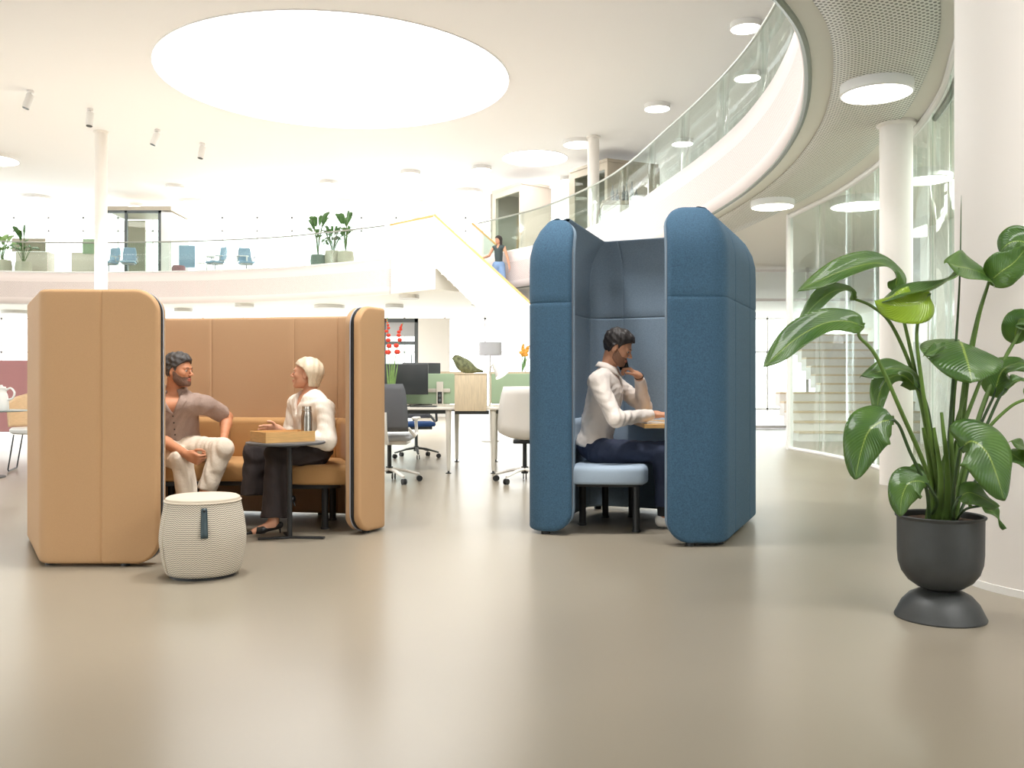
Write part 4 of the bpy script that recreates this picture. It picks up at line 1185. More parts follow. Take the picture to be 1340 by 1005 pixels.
sobj('trousers', trouw, Kw['lo'], Kw['hi'], .006, M['trouser_black'], seat_woman, 1)
def pump(an, toe, up_, parent):
    f = (toe-an); f = (f-up_*f.dot(up_)).normalized(); hl = an-f*.03-up_*.035
    def fn(P):
        d = rc(P, hl, toe-f*.04, .026, .024); d = smin(d, rc(P, toe-f*.05, toe+f*.05-up_*.004, .027, .006), .02)
        opening = rc(P, hl+up_*.03+f*.005, toe-f*.045+up_*.032, .026, .02)
        return smax(d, -opening, .003)
    lo = [min(an[i], toe[i])-.12 for i in range(3)]; hi = [max(an[i], toe[i])+.12 for i in range(3)]
    o = sobj('pump', fn, lo, hi, .003, M['shoe_black'], parent, 1)
    obj('heel', G().cyl(hl-up_*.012, hl-up_*.055+f*.004, .010, .004, 8), M['shoe_black'], parent, world=True)
pump(Jw['anL'], Jw['toeL'], V(-.2, -.05, 1).normalized(), seat_woman)
pump(Jw['anR'], Jw['toeR'], V(-.45, 0, .9).normalized(), seat_woman)

# ---------------------------------------------------------------- man in the blue booth
Jb = dict(pel=W(778, 583, 6.50), neck=W(795, 486, 6.48), shR=W(782, 501, 6.28), shL=W(800, 499, 6.68),
          elR=W(806, 549, 6.16), wrR=W(857, 543, 6.36), elL=W(843, 532, 6.70), wrL=W(836, 493, 6.50),
          hipR=W(784, 592, 6.38), hipL=W(784, 592, 6.62), knR=W(868, 592, 6.30), anR=W(868, 672, 6.34), knL=W(872, 592, 6.60), anL=W(884, 668, 6.62))
Jb['toeR'] = Jb['anR']+V(.15, -.02, -.06); Jb['toeR'].z = .035; Jb['toeL'] = Jb['anL']+V(.15, 0, -.06); Jb['toeL'].z = .035
hb = dict(c=W(808, 457, 6.47), R=head_frame(-16, 24, 0), s=1.0, skin='skin', hair='short', hairm='hair_dark', beard=True, beardm='beard_light', h=.005,
          handL=dict(f=(-.72, -.02, .60), n=(-.55, .35, -.75), t=(-.3, -.9, .1), curl=(.75, .95, .7), thumb=(.5, .4)),
          handR=dict(f=(1, .1, -.02), n=(0, .1, -1), t=(0, 1, .2), curl=(.35, .35, .3)))
booth_man, Kb = build_person('dark-haired man in white shirt and navy trousers telephoning inside the blue booth', (.75, 6.5, 0), Jb, hb)
def shirt3(P):
    J, T = Jb, Kb; d = T['torso'](P, .016)
    for s in 'LR':
        a, b, c = J['sh'+s], J['el'+s], J['wr'+s]; e = b.lerp(c, .93)
        x = rc(P, a, b, .064, .056); y = rc(P, b, c, .056, .036); y = smax(y, plane(P, e, c-b), .004)
        d = smin(d, smin(x, y, .015), .035)
    d = d+noise_folds(P, .0035, 40, 4.0)+noise_folds(np.ascontiguousarray(P[:, [1, 2, 0]]), .002, 60, 1.0)
    d = smax(d, -plane(P, J['pel']-T['up']*.015, T['up']), .01)
    d = smax(d, -rc(P, J['neck']-T['up']*.0, J['neck']+T['up']*.15, .060, .085), .006)
    return vcut(P, d, J, T, .048, .10)
sobj('shirt', shirt3, Kb['lo'], Kb['hi'], .006, M['shirt_white'], booth_man, 1)
collar(Kb, Jb, M['shirt_white'], booth_man, r=.070, open_=.35, tall=.028)
patch('placket', lambda P: np.minimum(shirt3(P), Kb['torso'](P, .012)), Kb, Jb, [(-.016, .10), (.016, .10), (.016, .44), (-.016, .44)], M['shirt_white'], booth_man, n=12)
def trou3(P):
    J, T = Jb, Kb; d = None
    for s in 'LR':
        x = rc(P, J['hip'+s], J['kn'+s], .096, .070)
        e = J['kn'+s].lerp(J['an'+s], .88)
        y = rc(P, J['kn'+s], e+(e-J['kn'+s])*.1, .072, .054); y = smax(y, plane(P, e, e-J['kn'+s]), .005)
        x = smin(x, y, .03); d = x if d is None else smin(d, x, .03)
    q = smax(ell(P, J['pel'], (.165, .125, .11), np.array([tuple(T['side']), tuple(T['fw']), tuple(T['up'])], dtype=np.float32).T), plane(P, J['pel']+T['up']*.045, T['up']), .01)
    return smin(d, q, .04)+noise_folds(P, .004, 36, 5.0)
sobj('trousers', trou3, Kb['lo'], Kb['hi'], .006, M['trouser_navy'], booth_man, 1)
for s in 'LR':
    shoe('shoe', Jb['an'+s], Jb['toe'+s], M['shoe_white'], booth_man)
    a, b = Jb['an'+s], Jb['kn'+s]
    obj('sock', G().cyl(a-V(0, 0, .015), a.lerp(b, .2), .040, .046, 16), M['sock'], booth_man, world=True)
# belt, bracelet, phone
f_ = Kb['fw']; 
p = Jb['wrL']
obj('bracelet', G().tube([p+Matrix.Rotation(a, 3, (Jb['wrL']-Jb['elL']).normalized()) @ ((Jb['wrL']-Jb['elL']).cross(V(1, 0, 0)).normalized()*.031) for a in np.linspace(0, 2*PI, 20)], .004, 6), M['phone'], booth_man, world=True)
Rh = hb['R']; pc = Vector(hb['c'])+Rh @ Vector((.050, .082, -.062))
ph = thing('mobile_phone', 'black mobile phone held by the man in the blue booth against his cheek', 'phone', pc)
ax = (Rh @ Vector((.62, -.08, -.78))).normalized(); yy = (Rh @ Vector((0, 1, 0))); yy = (yy-ax*yy.dot(ax)).normalized(); zz = ax.cross(yy)
Rp = Matrix((ax, yy, zz)).transposed().to_4x4()
obj('phone_body', G().box(-.070, .070, -.004, .004, -.034, .034, r=.003, xf=Rp), M['phone'], ph)

# ---------------------------------------------------------------- woman on the stairs
Z0 = 3.30; X0, Y0 = -.36, 24.85
def S(px, dz, dy=0): return V(X0+(px)*1.0, Y0+dy, Z0+dz)
Js = dict(pel=S(0, .95), neck=S(0, 1.43), shL=S(.15, 1.39, -.08), shR=S(-.15, 1.39, .02), elL=S(.24, 1.10, -.12), wrL=S(.29, .85, -.16), elR=S(-.26, 1.16, -.12), wrR=S(-.42, 1.07, -.32),
          hipL=S(.08, .90), hipR=S(-.08, .90), knL=S(.12, .50, -.1), anL=S(.16, .10, -.02), knR=S(-.06, .50, -.04), anR=S(-.06, .10, 0))
Js['toeL'] = S(.2, .03, -.14); Js['toeR'] = S(-.04, .03, -.14)
hs_ = dict(c=S(-.01, 1.60, -.01), R=head_frame(-140, 5, 0), s=.93, fem=True, build=.85, nk=.85, skin='skin_pink', hair='long', hairm='hair_dark', h=.009, hh=.007,
           handL=dict(f=(.1, -.1, -1), n=(-1, 0, 0), t=(0, -1, 0), s=.95, curl=(.3, .3, .2)), handR=dict(f=(-.7, -.5, -.1), n=(0, 0, -1), t=(.3, -.6, 0), s=.95, curl=(.3, .3, .2)))
stair_woman, Ks = build_person('dark-haired woman in charcoal vest and light jeans walking down the white stairs', (X0, Y0, Z0), Js, hs_)
def vest(P):
    T = Ks; d = T['torso'](P, .014)
    d = smax(d, -plane(P, Js['pel']+T['up']*.05, T['up']), .01)
    d = smax(d, -rc(P, Js['neck'], Js['neck']+T['up']*.15, .06, .08), .006)
    return smax(d, -rc(P, Js['neck']+T['fw']*.10, Js['neck'].lerp(Js['pel'], .3)+T['fw']*.16, .045, .004), .004)
sobj('vest', vest, Ks['lo'], Ks['hi'], .01, M['vest'], stair_woman, 1)
def jeans(P):
    J, T = Js, Ks; d = None
    for s in 'LR':
        x = smin(rc(P, J['hip'+s], J['kn'+s], .095, .08), rc(P, J['kn'+s], J['an'+s], .08, .08), .03); d = x if d is None else smin(d, x, .02)
    d = smin(d, ell(P, J['pel']+V(0, 0, -.02), (.16, .12, .13)), .04)
    d = smax(d, -(P[:, 2]-(Z0+.07)), .004)
    return smax(d, plane(P, J['pel']+T['up']*.07, T['up']), .01)
sobj('jeans', jeans, Ks['lo'], Ks['hi'], .01, M['jeans'], stair_woman, 1)
for s in 'LR': shoe('shoe', Js['an'+s], Js['toe'+s], M['shoe_white'], stair_woman, .008)

# ================================================================== POTTED PLANT
PX, PY = 1.835, 3.93
pl = thing('potted_plant', 'large bird-of-paradise plant in a blackened hourglass pot, in front of the very wide column', 'plant', (PX, PY, 0))
obj('pot_bowl', G().lathe([(.001, .118), (.06, .120), (.095, .135), (.130, .160), (.155, .195), (.168, .235), (.172, .28), (.173, .425), (.180, .432), (.181, .438), (.175, .441), (.169, .436), (.167, .40), (.001, .399)], 64), M['pot'], pl)
obj('pot_foot', G().lathe([(.182, 0), (.184, .006), (.181, .012), (.172, .03), (.155, .065), (.125, .098), (.085, .118), (.05, .124), (.001, .124)], 64), M['pot'], pl)
bm = []; random.seed(3)
rings = []
for i in range(9):
    r = .166*(1-i/8.5); rings.append([(r*math.cos(2*PI*j/40), r*math.sin(2*PI*j/40), .405+.012*random.random()+.01*i/8) for j in range(40)])
obj('soil', G().rings(rings, True), M['soil'], pl)
def leaf(ctrl, width, nh, stem, r0=.011, r1=.006, fold=.25, curl=0.0, m='leaf', wave=.012, nm=None):
    """ctrl: leaf spine from base to tip, nh: which way the upper face looks, stem: control points from the soil to the leaf base"""
    S = catmull(ctrl, 8); n = len(S); rows, uvs = [], []; nh = Vector(nh).normalized()
    for i, p in enumerate(S):
        t = (S[min(i+1, n-1)]-S[max(i-1, 0)]).normalized(); side = t.cross(nh)
        side = side.normalized() if side.length > 1e-3 else Vector((1, 0, 0)); up = side.cross(t).normalized(); v = i/(n-1)
        w = width*.5*max(0.02, math.sin(PI*min(1, v**.72))**.62) if v < 1 else 0.002
        if v < .04: w = width*.5*.18
        row, ur = [], []
        for j in range(-6, 7):
            u = j/6
            q = p+side*(w*u*math.cos(curl*abs(u)))+up*(w*(fold*abs(u)**1.3-curl*.5*u*u)+wave*math.sin(9*v+2.5*u)*abs(u))
            row.append(q); ur.append((.5+u/2, v))
        rows.append(row); uvs.append(ur)
    obj_grid('leaf', rows, M[m], pl, world=True, thick=.0016, uvs=uvs)
    if stem:
        C = catmull(stem+[ctrl[0]], 8); k = len(C)
        obj('stem', G().tube(C+[S[1], S[3]], [r0+(r1-r0)*i/(k-1) for i in range(k)]+[r1*.7, r1*.3], 8), M['stem' if r0 > .009 else 'stem_dark'], pl, world=True)
def B(dx, dy): return V(PX+dx, PY+dy, .40)          # foot of a stem in the soil
Y0_ = 3.93
# A  uppermost left, arching to the left
leaf([W(1170, 384, 3.98), W(1172, 358, 3.95), W(1148, 345, 3.93), W(1108, 353, 3.90), W(1072, 368, 3.86), W(1044, 382, 3.82)], .125, (.15, -.75, .8), [B(-.01, .03), W(1218, 600, 3.99), W(1196, 480, 3.99), W(1180, 410, 3.98)], fold=.3)
# C
leaf([W(1119, 392, 4.02), W(1108, 380, 4.0), W(1088, 383, 3.98), W(1064, 402, 3.95), W(1041, 432, 3.9)], .095, (-.2, -.7, .8), [B(-.03, .02), W(1218, 600, 4.02), W(1198, 500, 4.04), W(1168, 428, 4.04), W(1142, 402, 4.03)], fold=.3)
# D long drooping leaf, far left
leaf([W(1130, 428, 3.82), W(1108, 421, 3.80), W(1078, 424, 3.78), W(1044, 442, 3.75), W(1018, 464, 3.72), W(1000, 481, 3.69)], .135, (-.45, -.95, .55), [B(-.05, -.03), W(1216, 628, 3.88), W(1178, 536, 3.85), W(1146, 466, 3.83), W(1124, 440, 3.82)], fold=.25)
# B leaf with its backlight painted into the colour
leaf([W(1217, 384, 3.84), W(1206, 396, 3.80), W(1190, 400, 3.79), W(1168, 400, 3.80), W(1145, 394, 3.84)], .165, (0, -1, .15), [B(.0, -.02), W(1222, 600, 3.88), W(1206, 500, 3.84), W(1200, 430, 3.83)], fold=-.1, m='leaf_backlit')
leaf([W(1150, 400, 3.84), W(1180, 384, 3.82), W(1215, 380, 3.80), W(1240, 368, 3.78), W(1257, 352, 3.76)], .13, (0, -.3, 1), [], fold=.25)
# E upper right
leaf([W(1295, 366, 3.98), W(1285, 358, 3.9), W(1268, 352, 3.82), W(1253, 349, 3.78), W(1238, 344, 3.74)], .17, (.1, -.95, .6), [B(.03, .02), W(1248, 620, 3.98), W(1262, 500, 4.0), W(1278, 420, 4.0)], fold=.15)
leaf([W(1294, 370, 3.94), W(1310, 356, 3.9), W(1328, 343, 3.88), W(1345, 322, 3.86)], .15, (.1, -.95, .5), [B(.02, .04), W(1252, 620, 4.0), W(1266, 500, 4.02), W(1280, 420, 3.98)], fold=.25)
# F upper right corner, behind
leaf([W(1352, 340, 4.1), W(1340, 318, 4.12), W(1322, 318, 4.14), W(1308, 330, 4.16)], .15, (-.1, -.9, .5), [B(.06, .06), W(1290, 520, 4.1), W(1340, 420, 4.1)], fold=.2)
# tall spear
C = catmull([B(.01, .0), W(1240, 600, 3.95), W(1246, 520, 3.96), W(1251, 450, 3.96), W(1256, 360, 3.96), W(1258, 256, 3.97)], 8)
obj('leaf_spear', G().tube(C, [.009]*8+[.008]*12+[.0075-.0003*i for i in range(len(C)-21)]+[.0005], 8), M['stem_dark'], pl, world=True)
# G big dark leaf at the centre right
leaf([W(1254, 446, 4.0), W(1258, 450, 3.93), W(1263, 464, 3.85), W(1268, 482, 3.79), W(1272, 501, 3.76)], .33, (-.05, -1, .7), [B(.02, -.01), W(1244, 600, 3.98), W(1248, 520, 4.04), W(1254, 470, 4.08)], fold=-.20, wave=.008)
leaf([W(1236, 452, 3.86), W(1226, 458, 3.82), W(1209, 466, 3.8)], .05, (0, -.8, .6), [], fold=.4)
# H behind it to the right
leaf([W(1300, 520, 4.1), W(1310, 488, 4.08), W(1330, 476, 4.02), W(1352, 480, 3.98)], .15, (0, -.8, .8), [B(.04, .03), W(1262, 620, 4.05), W(1282, 560, 4.09)], r0=.008, fold=-.15)
# I small bright leaf right
leaf([W(1326, 450, 4.15), W(1330, 430, 4.13), W(1336, 418, 4.1), W(1352, 425, 4.05)], .12, (-.4, -.8, .3), [B(.05, .05), W(1262, 610, 4.12), W(1292, 520, 4.15), W(1316, 466, 4.15)], r0=.008, fold=.2)
# right edge small ones
leaf([W(1318, 508, 3.98), W(1328, 500, 3.95), W(1352, 496, 3.92)], .07, (0, -.6, .9), [B(.05, .0), W(1272, 600, 3.98), W(1292, 555, 3.98), W(1308, 520, 3.98)], r0=.008)
leaf([W(1345, 522, 3.9), W(1360, 518, 3.9), W(1380, 530, 3.9)], .12, (0, -.6, .9), [B(.06, .0), W(1265, 610, 3.95), W(1290, 565, 3.94), W(1322, 533, 3.92)], r0=.010)
leaf([W(1350, 598, 3.95), W(1338, 586, 3.93), W(1322, 578, 3.9)], .07, (0, -.7, .8), [], fold=.2)
leaf([W(1318, 590, 3.98), W(1332, 600, 3.95), W(1352, 612, 3.92)], .12, (.1, -.8, .6), [B(.07, .02), W(1282, 620, 4.0), W(1300, 600, 4.0)], r0=.007, fold=.2)
# J middle left, arching pair
leaf([W(1205, 508, 3.92), W(1190, 488, 3.90), W(1168, 483, 3.88), W(1146, 488, 3.86), W(1126, 493, 3.84)], .10, (.1, -.7, .9), [B(-.01, .0), W(1224, 620, 3.92), W(1216, 545, 3.93)], r0=.008, fold=.25)
leaf([W(1204, 512, 3.98), W(1182, 492, 3.98), W(1160, 498, 3.97), W(1150, 520, 3.96), W(1147, 550, 3.95)], .10, (-.7, -.7, .3), [B(-.02, .03), W(1222, 620, 3.98), W(1214, 540, 3.98)], r0=.007, fold=.25)
# K lower left
leaf([W(1170, 550, 3.74), W(1152, 553, 3.72), W(1136, 566, 3.70), W(1126, 594, 3.69), W(1119, 628, 3.68)], .19, (-.15, -1, .35), [B(-.06, -.03), W(1212, 640, 3.82), W(1190, 590, 3.78), W(1178, 560, 3.75)], r0=.008, fold=-.2)
# L small low left
leaf([W(1214, 634, 3.80), W(1202, 630, 3.78), W(1188, 634, 3.76), W(1180, 652, 3.75), W(1178, 676, 3.74)], .15, (-.2, -1, .4), [B(-.06, .02), W(1226, 660, 3.84)], r0=.007, fold=-.2)
leaf([W(1210, 626, 3.95), W(1200, 618, 3.95), W(1188, 620, 3.95)], .07, (0, -1, .6), [B(-.03, .06), W(1222, 655, 3.98)], r0=.005)
# M big low right
leaf([W(1256, 588, 3.76), W(1272, 578, 3.71), W(1291, 592, 3.68), W(1304, 622, 3.66), W(1314, 656, 3.66)], .245, (.05, -1, .5), [B(.03, -.05), W(1248, 640, 3.82)], r0=.007, fold=-.15, wave=.006)
# N low right, small ones
leaf([W(1254, 652, 3.78), W(1268, 645, 3.75), W(1286, 652, 3.73), W(1307, 664, 3.72)], .12, (.05, -.9, .7), [B(.04, -.05), W(1248, 668, 3.8)], r0=.006, fold=-.15)
leaf([W(1284, 662, 3.80), W(1296, 668, 3.78), W(1305, 678, 3.77), W(1315, 693, 3.76)], .05, (.4, -.8, .5), [B(.05, -.02), W(1262, 668, 3.82)], r0=.004, fold=.2)
# sheathed bases of the clump
random.seed(5)
for (bx, by, px, py, yy) in ((-.03, -.03, 1222, 560, 3.86), (.0, -.04, 1232, 540, 3.86), (.03, -.03, 1244, 560, 3.88), (.02, .02, 1262, 520, 3.98), (-.05, .0, 1208, 560, 3.9), (.05, .02, 1290, 480, 4.0)):
    C = catmull([B(bx, by), W(670+(PX+bx*1.0)/yy*1200, 630, yy), W(px, py, yy)], 8)
    obj('leaf_sheath', G().tube(C, [.019-.012*i/(len(C)-1) for i in range(len(C))], 8, flat=.6), M['stem'], pl, world=True)

# ================================================================== DESKS BETWEEN THE BOOTHS
def bench_desk(x0, x1, label, open_left):
    t = thing('bench_desk', label, 'desk', (x0, 10.2, 0)); L = x1-x0
    obj('desktop', G().box(0, L, 0, .78, .712, .737, r=.004), M['desk_top'], t)
    obj('desktop', G().box(0, L, .86, 1.64, .712, .737, r=.004), M['desk_top'], t)
    obj('beam', G().box(.1, L-.1, .3, .36, .66, .71).box(.1, L-.1, 1.28, 1.34, .66, .71), M['frame_dark'], t)
    for x in (.09, L-.09):
        for y in (.05, 1.59):
            l = obj('leg', G().tube([(x, y, .71), (x, y, .03)], [.034, .02], 12), M['desk_leg'], t)
            obj('levelling_foot', G().lathe([(.032, 0), (.032, .006), (.012, .012), (.01, .03)], 14, c=(x, y, 0)), M['black'], l)
    p = obj('privacy_screen', G().box(.05 if open_left else .1, L-.06, .80, .84, .76, 1.125, r=.018), M['green_panel'], t)
    obj('tool_rail', G().box(.2, L-.12, .775, .795, .90, .945, r=.006), M['desk_leg'], t)
    obj('oak_ledge', G().box(0, L, 1.60, 1.66, 1.13, 1.16).box(.02, L-.02, 1.62, 1.64, .75, 1.13), M['oak_pale'], t)
    return t
bench_desk(-4.6, -.62, 'long pale desk with sage screen behind the tan wing, left of the wooden box', False)
bench_desk(-.30, 2.2, 'long pale desk with sage screen running behind the blue booth', True)
for x, lab in ((-.86, 'desktop socket tower on the rail just left of the wooden box'), (.27, 'desktop socket tower on the rail right of the white desk lamp')):
    t = thing('socket_tower', lab, 'socket', (x, 10.955, .737), 0, 'socket towers on the desks')
    obj('housing', G().box(-.04, .04, -.03, .0, 0, .29, r=.004), M['desk_leg'], t)
    o = obj('socket_plate', G().box(-.026, .026, -.036, -.028, .03, .17, r=.002), M['black'], t)
    obj('socket', G().cyl((0, -.034, .125), (0, -.04, .125), .017).cyl((0, -.034, .07), (0, -.04, .07), .017), M['frame_dark'], o)
t = thing('storage_box', 'pale oak storage box between the two desks, below the bird sculpture', 'storage box', (-.46, 10.2, .72))
obj('carcass', G().box(-.175, .175, -.06, .36, -.02, .385, r=.004), M['oak_pale'], t)
obj('top_board', G().box(-.18, .18, -.065, .365, .385, .40, r=.003), M['oak_pale'], t)
obj('support', G().box(-.17, -.13, -.02, .3, -.72, -.02).box(.13, .17, .26, .3, -.72, -.02) if False else G().box(-.18, .2, .1, .2, -.06, -.02), M['frame_dark'], t)
# bird
bx, by, bz = -.52, 10.28, 1.12
bt = thing('bird_sculpture', 'mossy grey-green bird sculpture sitting on the wooden box', 'sculpture', (bx, by, bz))
def bird(P):
    c = V(bx, by, bz)
    d = ell(P, c+V(-.01, 0, .085), (.115, .07, .078), arr(Matrix.Rotation(math.radians(28), 3, 'Y')))
    d = smin(d, ell(P, c+V(-.095, 0, .168), (.050, .042, .040)), .05)
    d = smin(d, rc(P, c+V(-.135, 0, .168), c+V(-.168, 0, .155), .015, .004), .012)
    d = smin(d, rc(P, c+V(.06, 0, .045), c+V(.185, 0, .022), .038, .016), .04)
    return smax(d, -(P[:, 2]-bz), .004)+.003*np.sin(60*P[:, 0]+40*P[:, 2])*np.sin(70*P[:, 1]+30*P[:, 2])
sobj('body', bird, (bx-.2, by-.1, bz-.02), (bx+.22, by+.1, bz+.22), .006, M['patina'], bt, 1)
# monitor
def monitor(x, y, rz, lab, w=.56, h=.34, z=.737):
    t = thing('monitor', lab, 'monitor', (x, y, z), rz, 'monitors on the desks')
    obj('screen', G().box(-w/2, w/2, -.018, .018, .14, .14+h, r=.006), M['screen'], t)
    obj('stand', G().cyl((0, .03, 0), (0, .03, .3), .018).box(-.12, .12, -.06, .12, 0, .012, r=.004), M['black'], t)
monitor(-1.31, 10.72, .0, 'dark monitor seen from behind, directly right of the tan wing', .66, .36, .737)
monitor(-1.12, 11.35, .5, 'second dark monitor, turned, just behind the first one', .5, .385, .737)
t = thing('laptop', 'flat dark laptop lying at the left desk edge below the monitor', 'laptop', (-1.0, 10.5, .738))
obj('body', G().box(-.16, .14, -.1, .1, 0, .014, r=.004), M['screen'], t)
# desk lamp
t = thing('desk_lamp', 'white desk lamp with tilted bell shade right of the wooden box', 'desk lamp', (-.25, 10.3, .737))
obj('base', G().lathe([(.06, 0), (.06, .012), (.001, .014)], 20), M['enamel'], t)
obj('pole', G().cyl((0, 0, .01), (0, 0, .46), .008), M['desk_leg'], t)
obj('arm', G().tube([(0, 0, .40), (.02, -.02, .47), (.06, -.04, .49)], .007, 8), M['desk_leg'], t)
g = G(); c0 = V(.05, -.04, .50); dv = V(.5, -.25, -.75).normalized()
g.tube([c0, c0+dv*.04, c0+dv*.12, c0+dv*.17], [.03, .048, .062, .085], 20, cap=False)
o = obj('shade', g, M['enamel'], t); obj('bulb', G().ball(c0+dv*.12, .035), M['lamp'], t)
# flower vases
def flowers(x, y, z, lab, m, hh, n, spread, gn):
    t = thing('flower_vase', lab, 'flowers', (x, y, z))
    obj('vase', G().lathe([(.001, 0), (.045, 0), (.05, .02), (.042, .12), (.032, .2), (.03, .2), (.038, .12), (.045, .02), (.001, .008)], 20), M['glass_green'], t)
    rnd = random.Random(gn)
    for k in range(n):
        a = (k-(n-1)/2)*spread+.05; C = catmull([(0, 0, .02), (a*.25, .0, hh*.4), (a*.75, .02*k, hh*.8), (a*1.05, .02*k, hh*(1-.06*k))], 6)
        obj('flower_stem', G().tube(C, .005, 6), M['leaf_pale'], t)
        g = G()
        for i in range(9):
            p = C[int(len(C)*.52)+i] if int(len(C)*.52)+i < len(C) else C[-1]
            r = .036*(1-i/11)
            g.ball((p.x+rnd.uniform(-.015, .015), p.y+rnd.uniform(-.015, .015), p.z), (r, r, r*.9), 8, 5)
        obj('blossom', g, m, t)
    for k in range(5):
        a = rnd.uniform(-.1, .1); rows = []
        for i in range(7):
            v = i/6; w = .012*math.sin(PI*min(1, v+.15)); rows.append([(a*v-w, .02*k*v, hh*.62*v), (a*v, .02*k*v+.004, hh*.62*v), (a*v+w, .02*k*v, hh*.62*v)])
        obj_grid('blade_leaf', rows, M['leaf_pale'], t, thick=.002)
flowers(-1.38, 10.4, .737, 'tall red gladioli beside the tan wing, rising behind the monitor', M['red'], 1.02, 2, .17, 1)
flowers(.13, 11.85, 1.16, 'small orange flowers on the ledge close to the blue booth', M['orange'], .36, 2, .08, 2)
# floor lamp
t = thing('floor_lamp', 'floor lamp with pale drum shade behind the desks', 'floor lamp', (-.38, 16.0, 0))
obj('base', G().lathe([(.16, 0), (.16, .02), (.001, .022)], 24), M['frame_white'], t)
obj('pole', G().cyl((0, 0, .02), (0, 0, 1.55), .012), M['frame_white'], t)
obj('lamp_shade', G().lathe([(.2, 1.50), (.2, 1.73), (.196, 1.73), (.196, 1.50), (.2, 1.50)], 32, cap=False), M['shade'], t)

# office chairs
def office_chair(name, lab, loc, rz, shellm, seatm, framem, basem, kind, group):
    t = thing(name, lab, 'office chair', loc, rz, group)
    hub = obj('base_hub', G().cyl((0, 0, .09), (0, 0, .16), .035).cyl((0, 0, .14), (0, 0, .42), .022), basem if basem is not M['chair_white'] else M['black'], t)
    for k in range(5):
        a = 2*PI*k/5+.3; c, s_ = math.cos(a), math.sin(a)
        l = obj('base_arm', G().tube([(0, 0, .135), (.14*c, .14*s_, .12), (.31*c, .31*s_, .075)], [.026, .022, .016], 8, flat=.7), basem, t)
        cs = obj('caster', G().cyl((.31*c-.02*s_, .31*s_+.02*c, .03), (.31*c-.008*s_, .31*s_+.008*c, .03), .03, n=14).cyl((.31*c+.008*s_, .31*s_-.008*c, .03), (.31*c+.02*s_, .31*s_-.02*c, .03), .03, n=14), M['black'], l)
    if kind == 'task':
        obj('seat', G().box(-.24, .24, -.22, .25, .43, .49, r=.028, seg=3), seatm, t)
        obj('seat_pan', G().box(-.2, .2, -.18, .18, .39, .43, r=.01), framem, t)
        rows = []
        for i in range(9):
            v = i/8; z = .53+.47*v; w = .22*(1-.18*v**3) if v < .95 else .17; rows.append([(w*u, -.25-.05*v+.035*(1-u*u)*0-.03*(1-abs(u)**2)-.02*math.sin(PI*v), z) for u in np.linspace(-1, 1, 9)])
        obj_grid('backrest', rows, shellm, t, thick=.025)
        obj('spine', G().tube([(0, -.05, .41), (0, -.24, .42), (0, -.33, .55), (0, -.33, .72)], [.03, .028, .022, .018], 8), framem, t)
        for sx in (-1, 1):
            am = obj('armrest', G().box(sx*.27-.035, sx*.27+.035, -.1, .14, .64, .665, r=.01), framem, t)
            obj('arm_post', G().tube([(sx*.22, -.24, .56), (sx*.275, -.16, .48), (sx*.28, -.02, .50), (sx*.27, .0, .64)], .017, 8), framem, am)
    else:
        rows = []
        for i in range(13):
            v = i/12
            if v < .45: a = v/.45; y = .24-.42*a; z = .47-.03*math.sin(PI*a*.8); w = .24+.02*a
            else: a = (v-.45)/.55; y = -.18-.13*a; z = .455+.50*a-.02*(1-a); w = .27-.06*a**3
            rows.append([(w*u, y+(.12*u*u*min(1, v*1.5) if v > .3 else .02*u*u), z+(.07*u*u if v < .6 else .02)) for u in np.linspace(-1, 1, 11)])
        obj_grid('seat_shell', rows, shellm, t, thick=.02)
        obj('tilt_plate', G().box(-.12, .12, -.16, .14, .40, .43, r=.01), M['black'], t)
    return t
office_chair('office_chair', 'grey mesh-back office chair with white frame beside the tan wing', (-1.25, 9.35, 0), 0, M['grey_mesh'], M['grey_fabric'], M['chair_white'], M['chair_white'], 'task', 'office chairs at the desks')
office_chair('office_chair', 'white shell office chair on wheels beside the blue booth', (.13, 9.35, 0), .0, M['chair_white'], M['chair_white'], M['chair_white'], M['chair_white'], 'shell', 'office chairs at the desks')
office_chair('office_chair', 'office chair with blue seat and dark base under the far side of the desk', (-1.3, 12.45, 0), PI+.2, M['grey_mesh'], M['chair_blue'], M['frame_dark'], M['frame_dark'], 'task', 'office chairs at the desks')

# far ground floor door frame and wall pieces
g = G().box(-3.95, -3.85, 27.95, 28.05, 0, 3.0).box(-2.97, -2.86, 27.95, 28.05, 0, 3.0).box(-3.95, -2.86, 27.95, 28.05, 2.88, 3.0).box(-3.95, -2.86, 27.96, 28.04, 2.2, 2.3)
o = struct(obj('door_1', g, M['frame_dark'], smooth=False))
obj('door_leaf', G().box(-3.85, -2.97, 27.99, 28.01, .02, 2.2), M['glass_green'], o, smooth=False)
obj('door_handle', G().box(-3.08, -3.05, 27.9, 27.97, .9, 1.9), M['frame_dark'], o, smooth=False)
obj('transom_blind', G().box(-3.85, -2.97, 27.98, 28.0, 2.45, 2.88), M['grey_fabric'], o, smooth=False)
struct(obj('wall_far', G().box(-6.4, -3.95, 27.95, 28.05, 0, 3.0).box(-2.86, -1.9, 27.95, 28.05, 0, 3.0), M['white'], smooth=False))

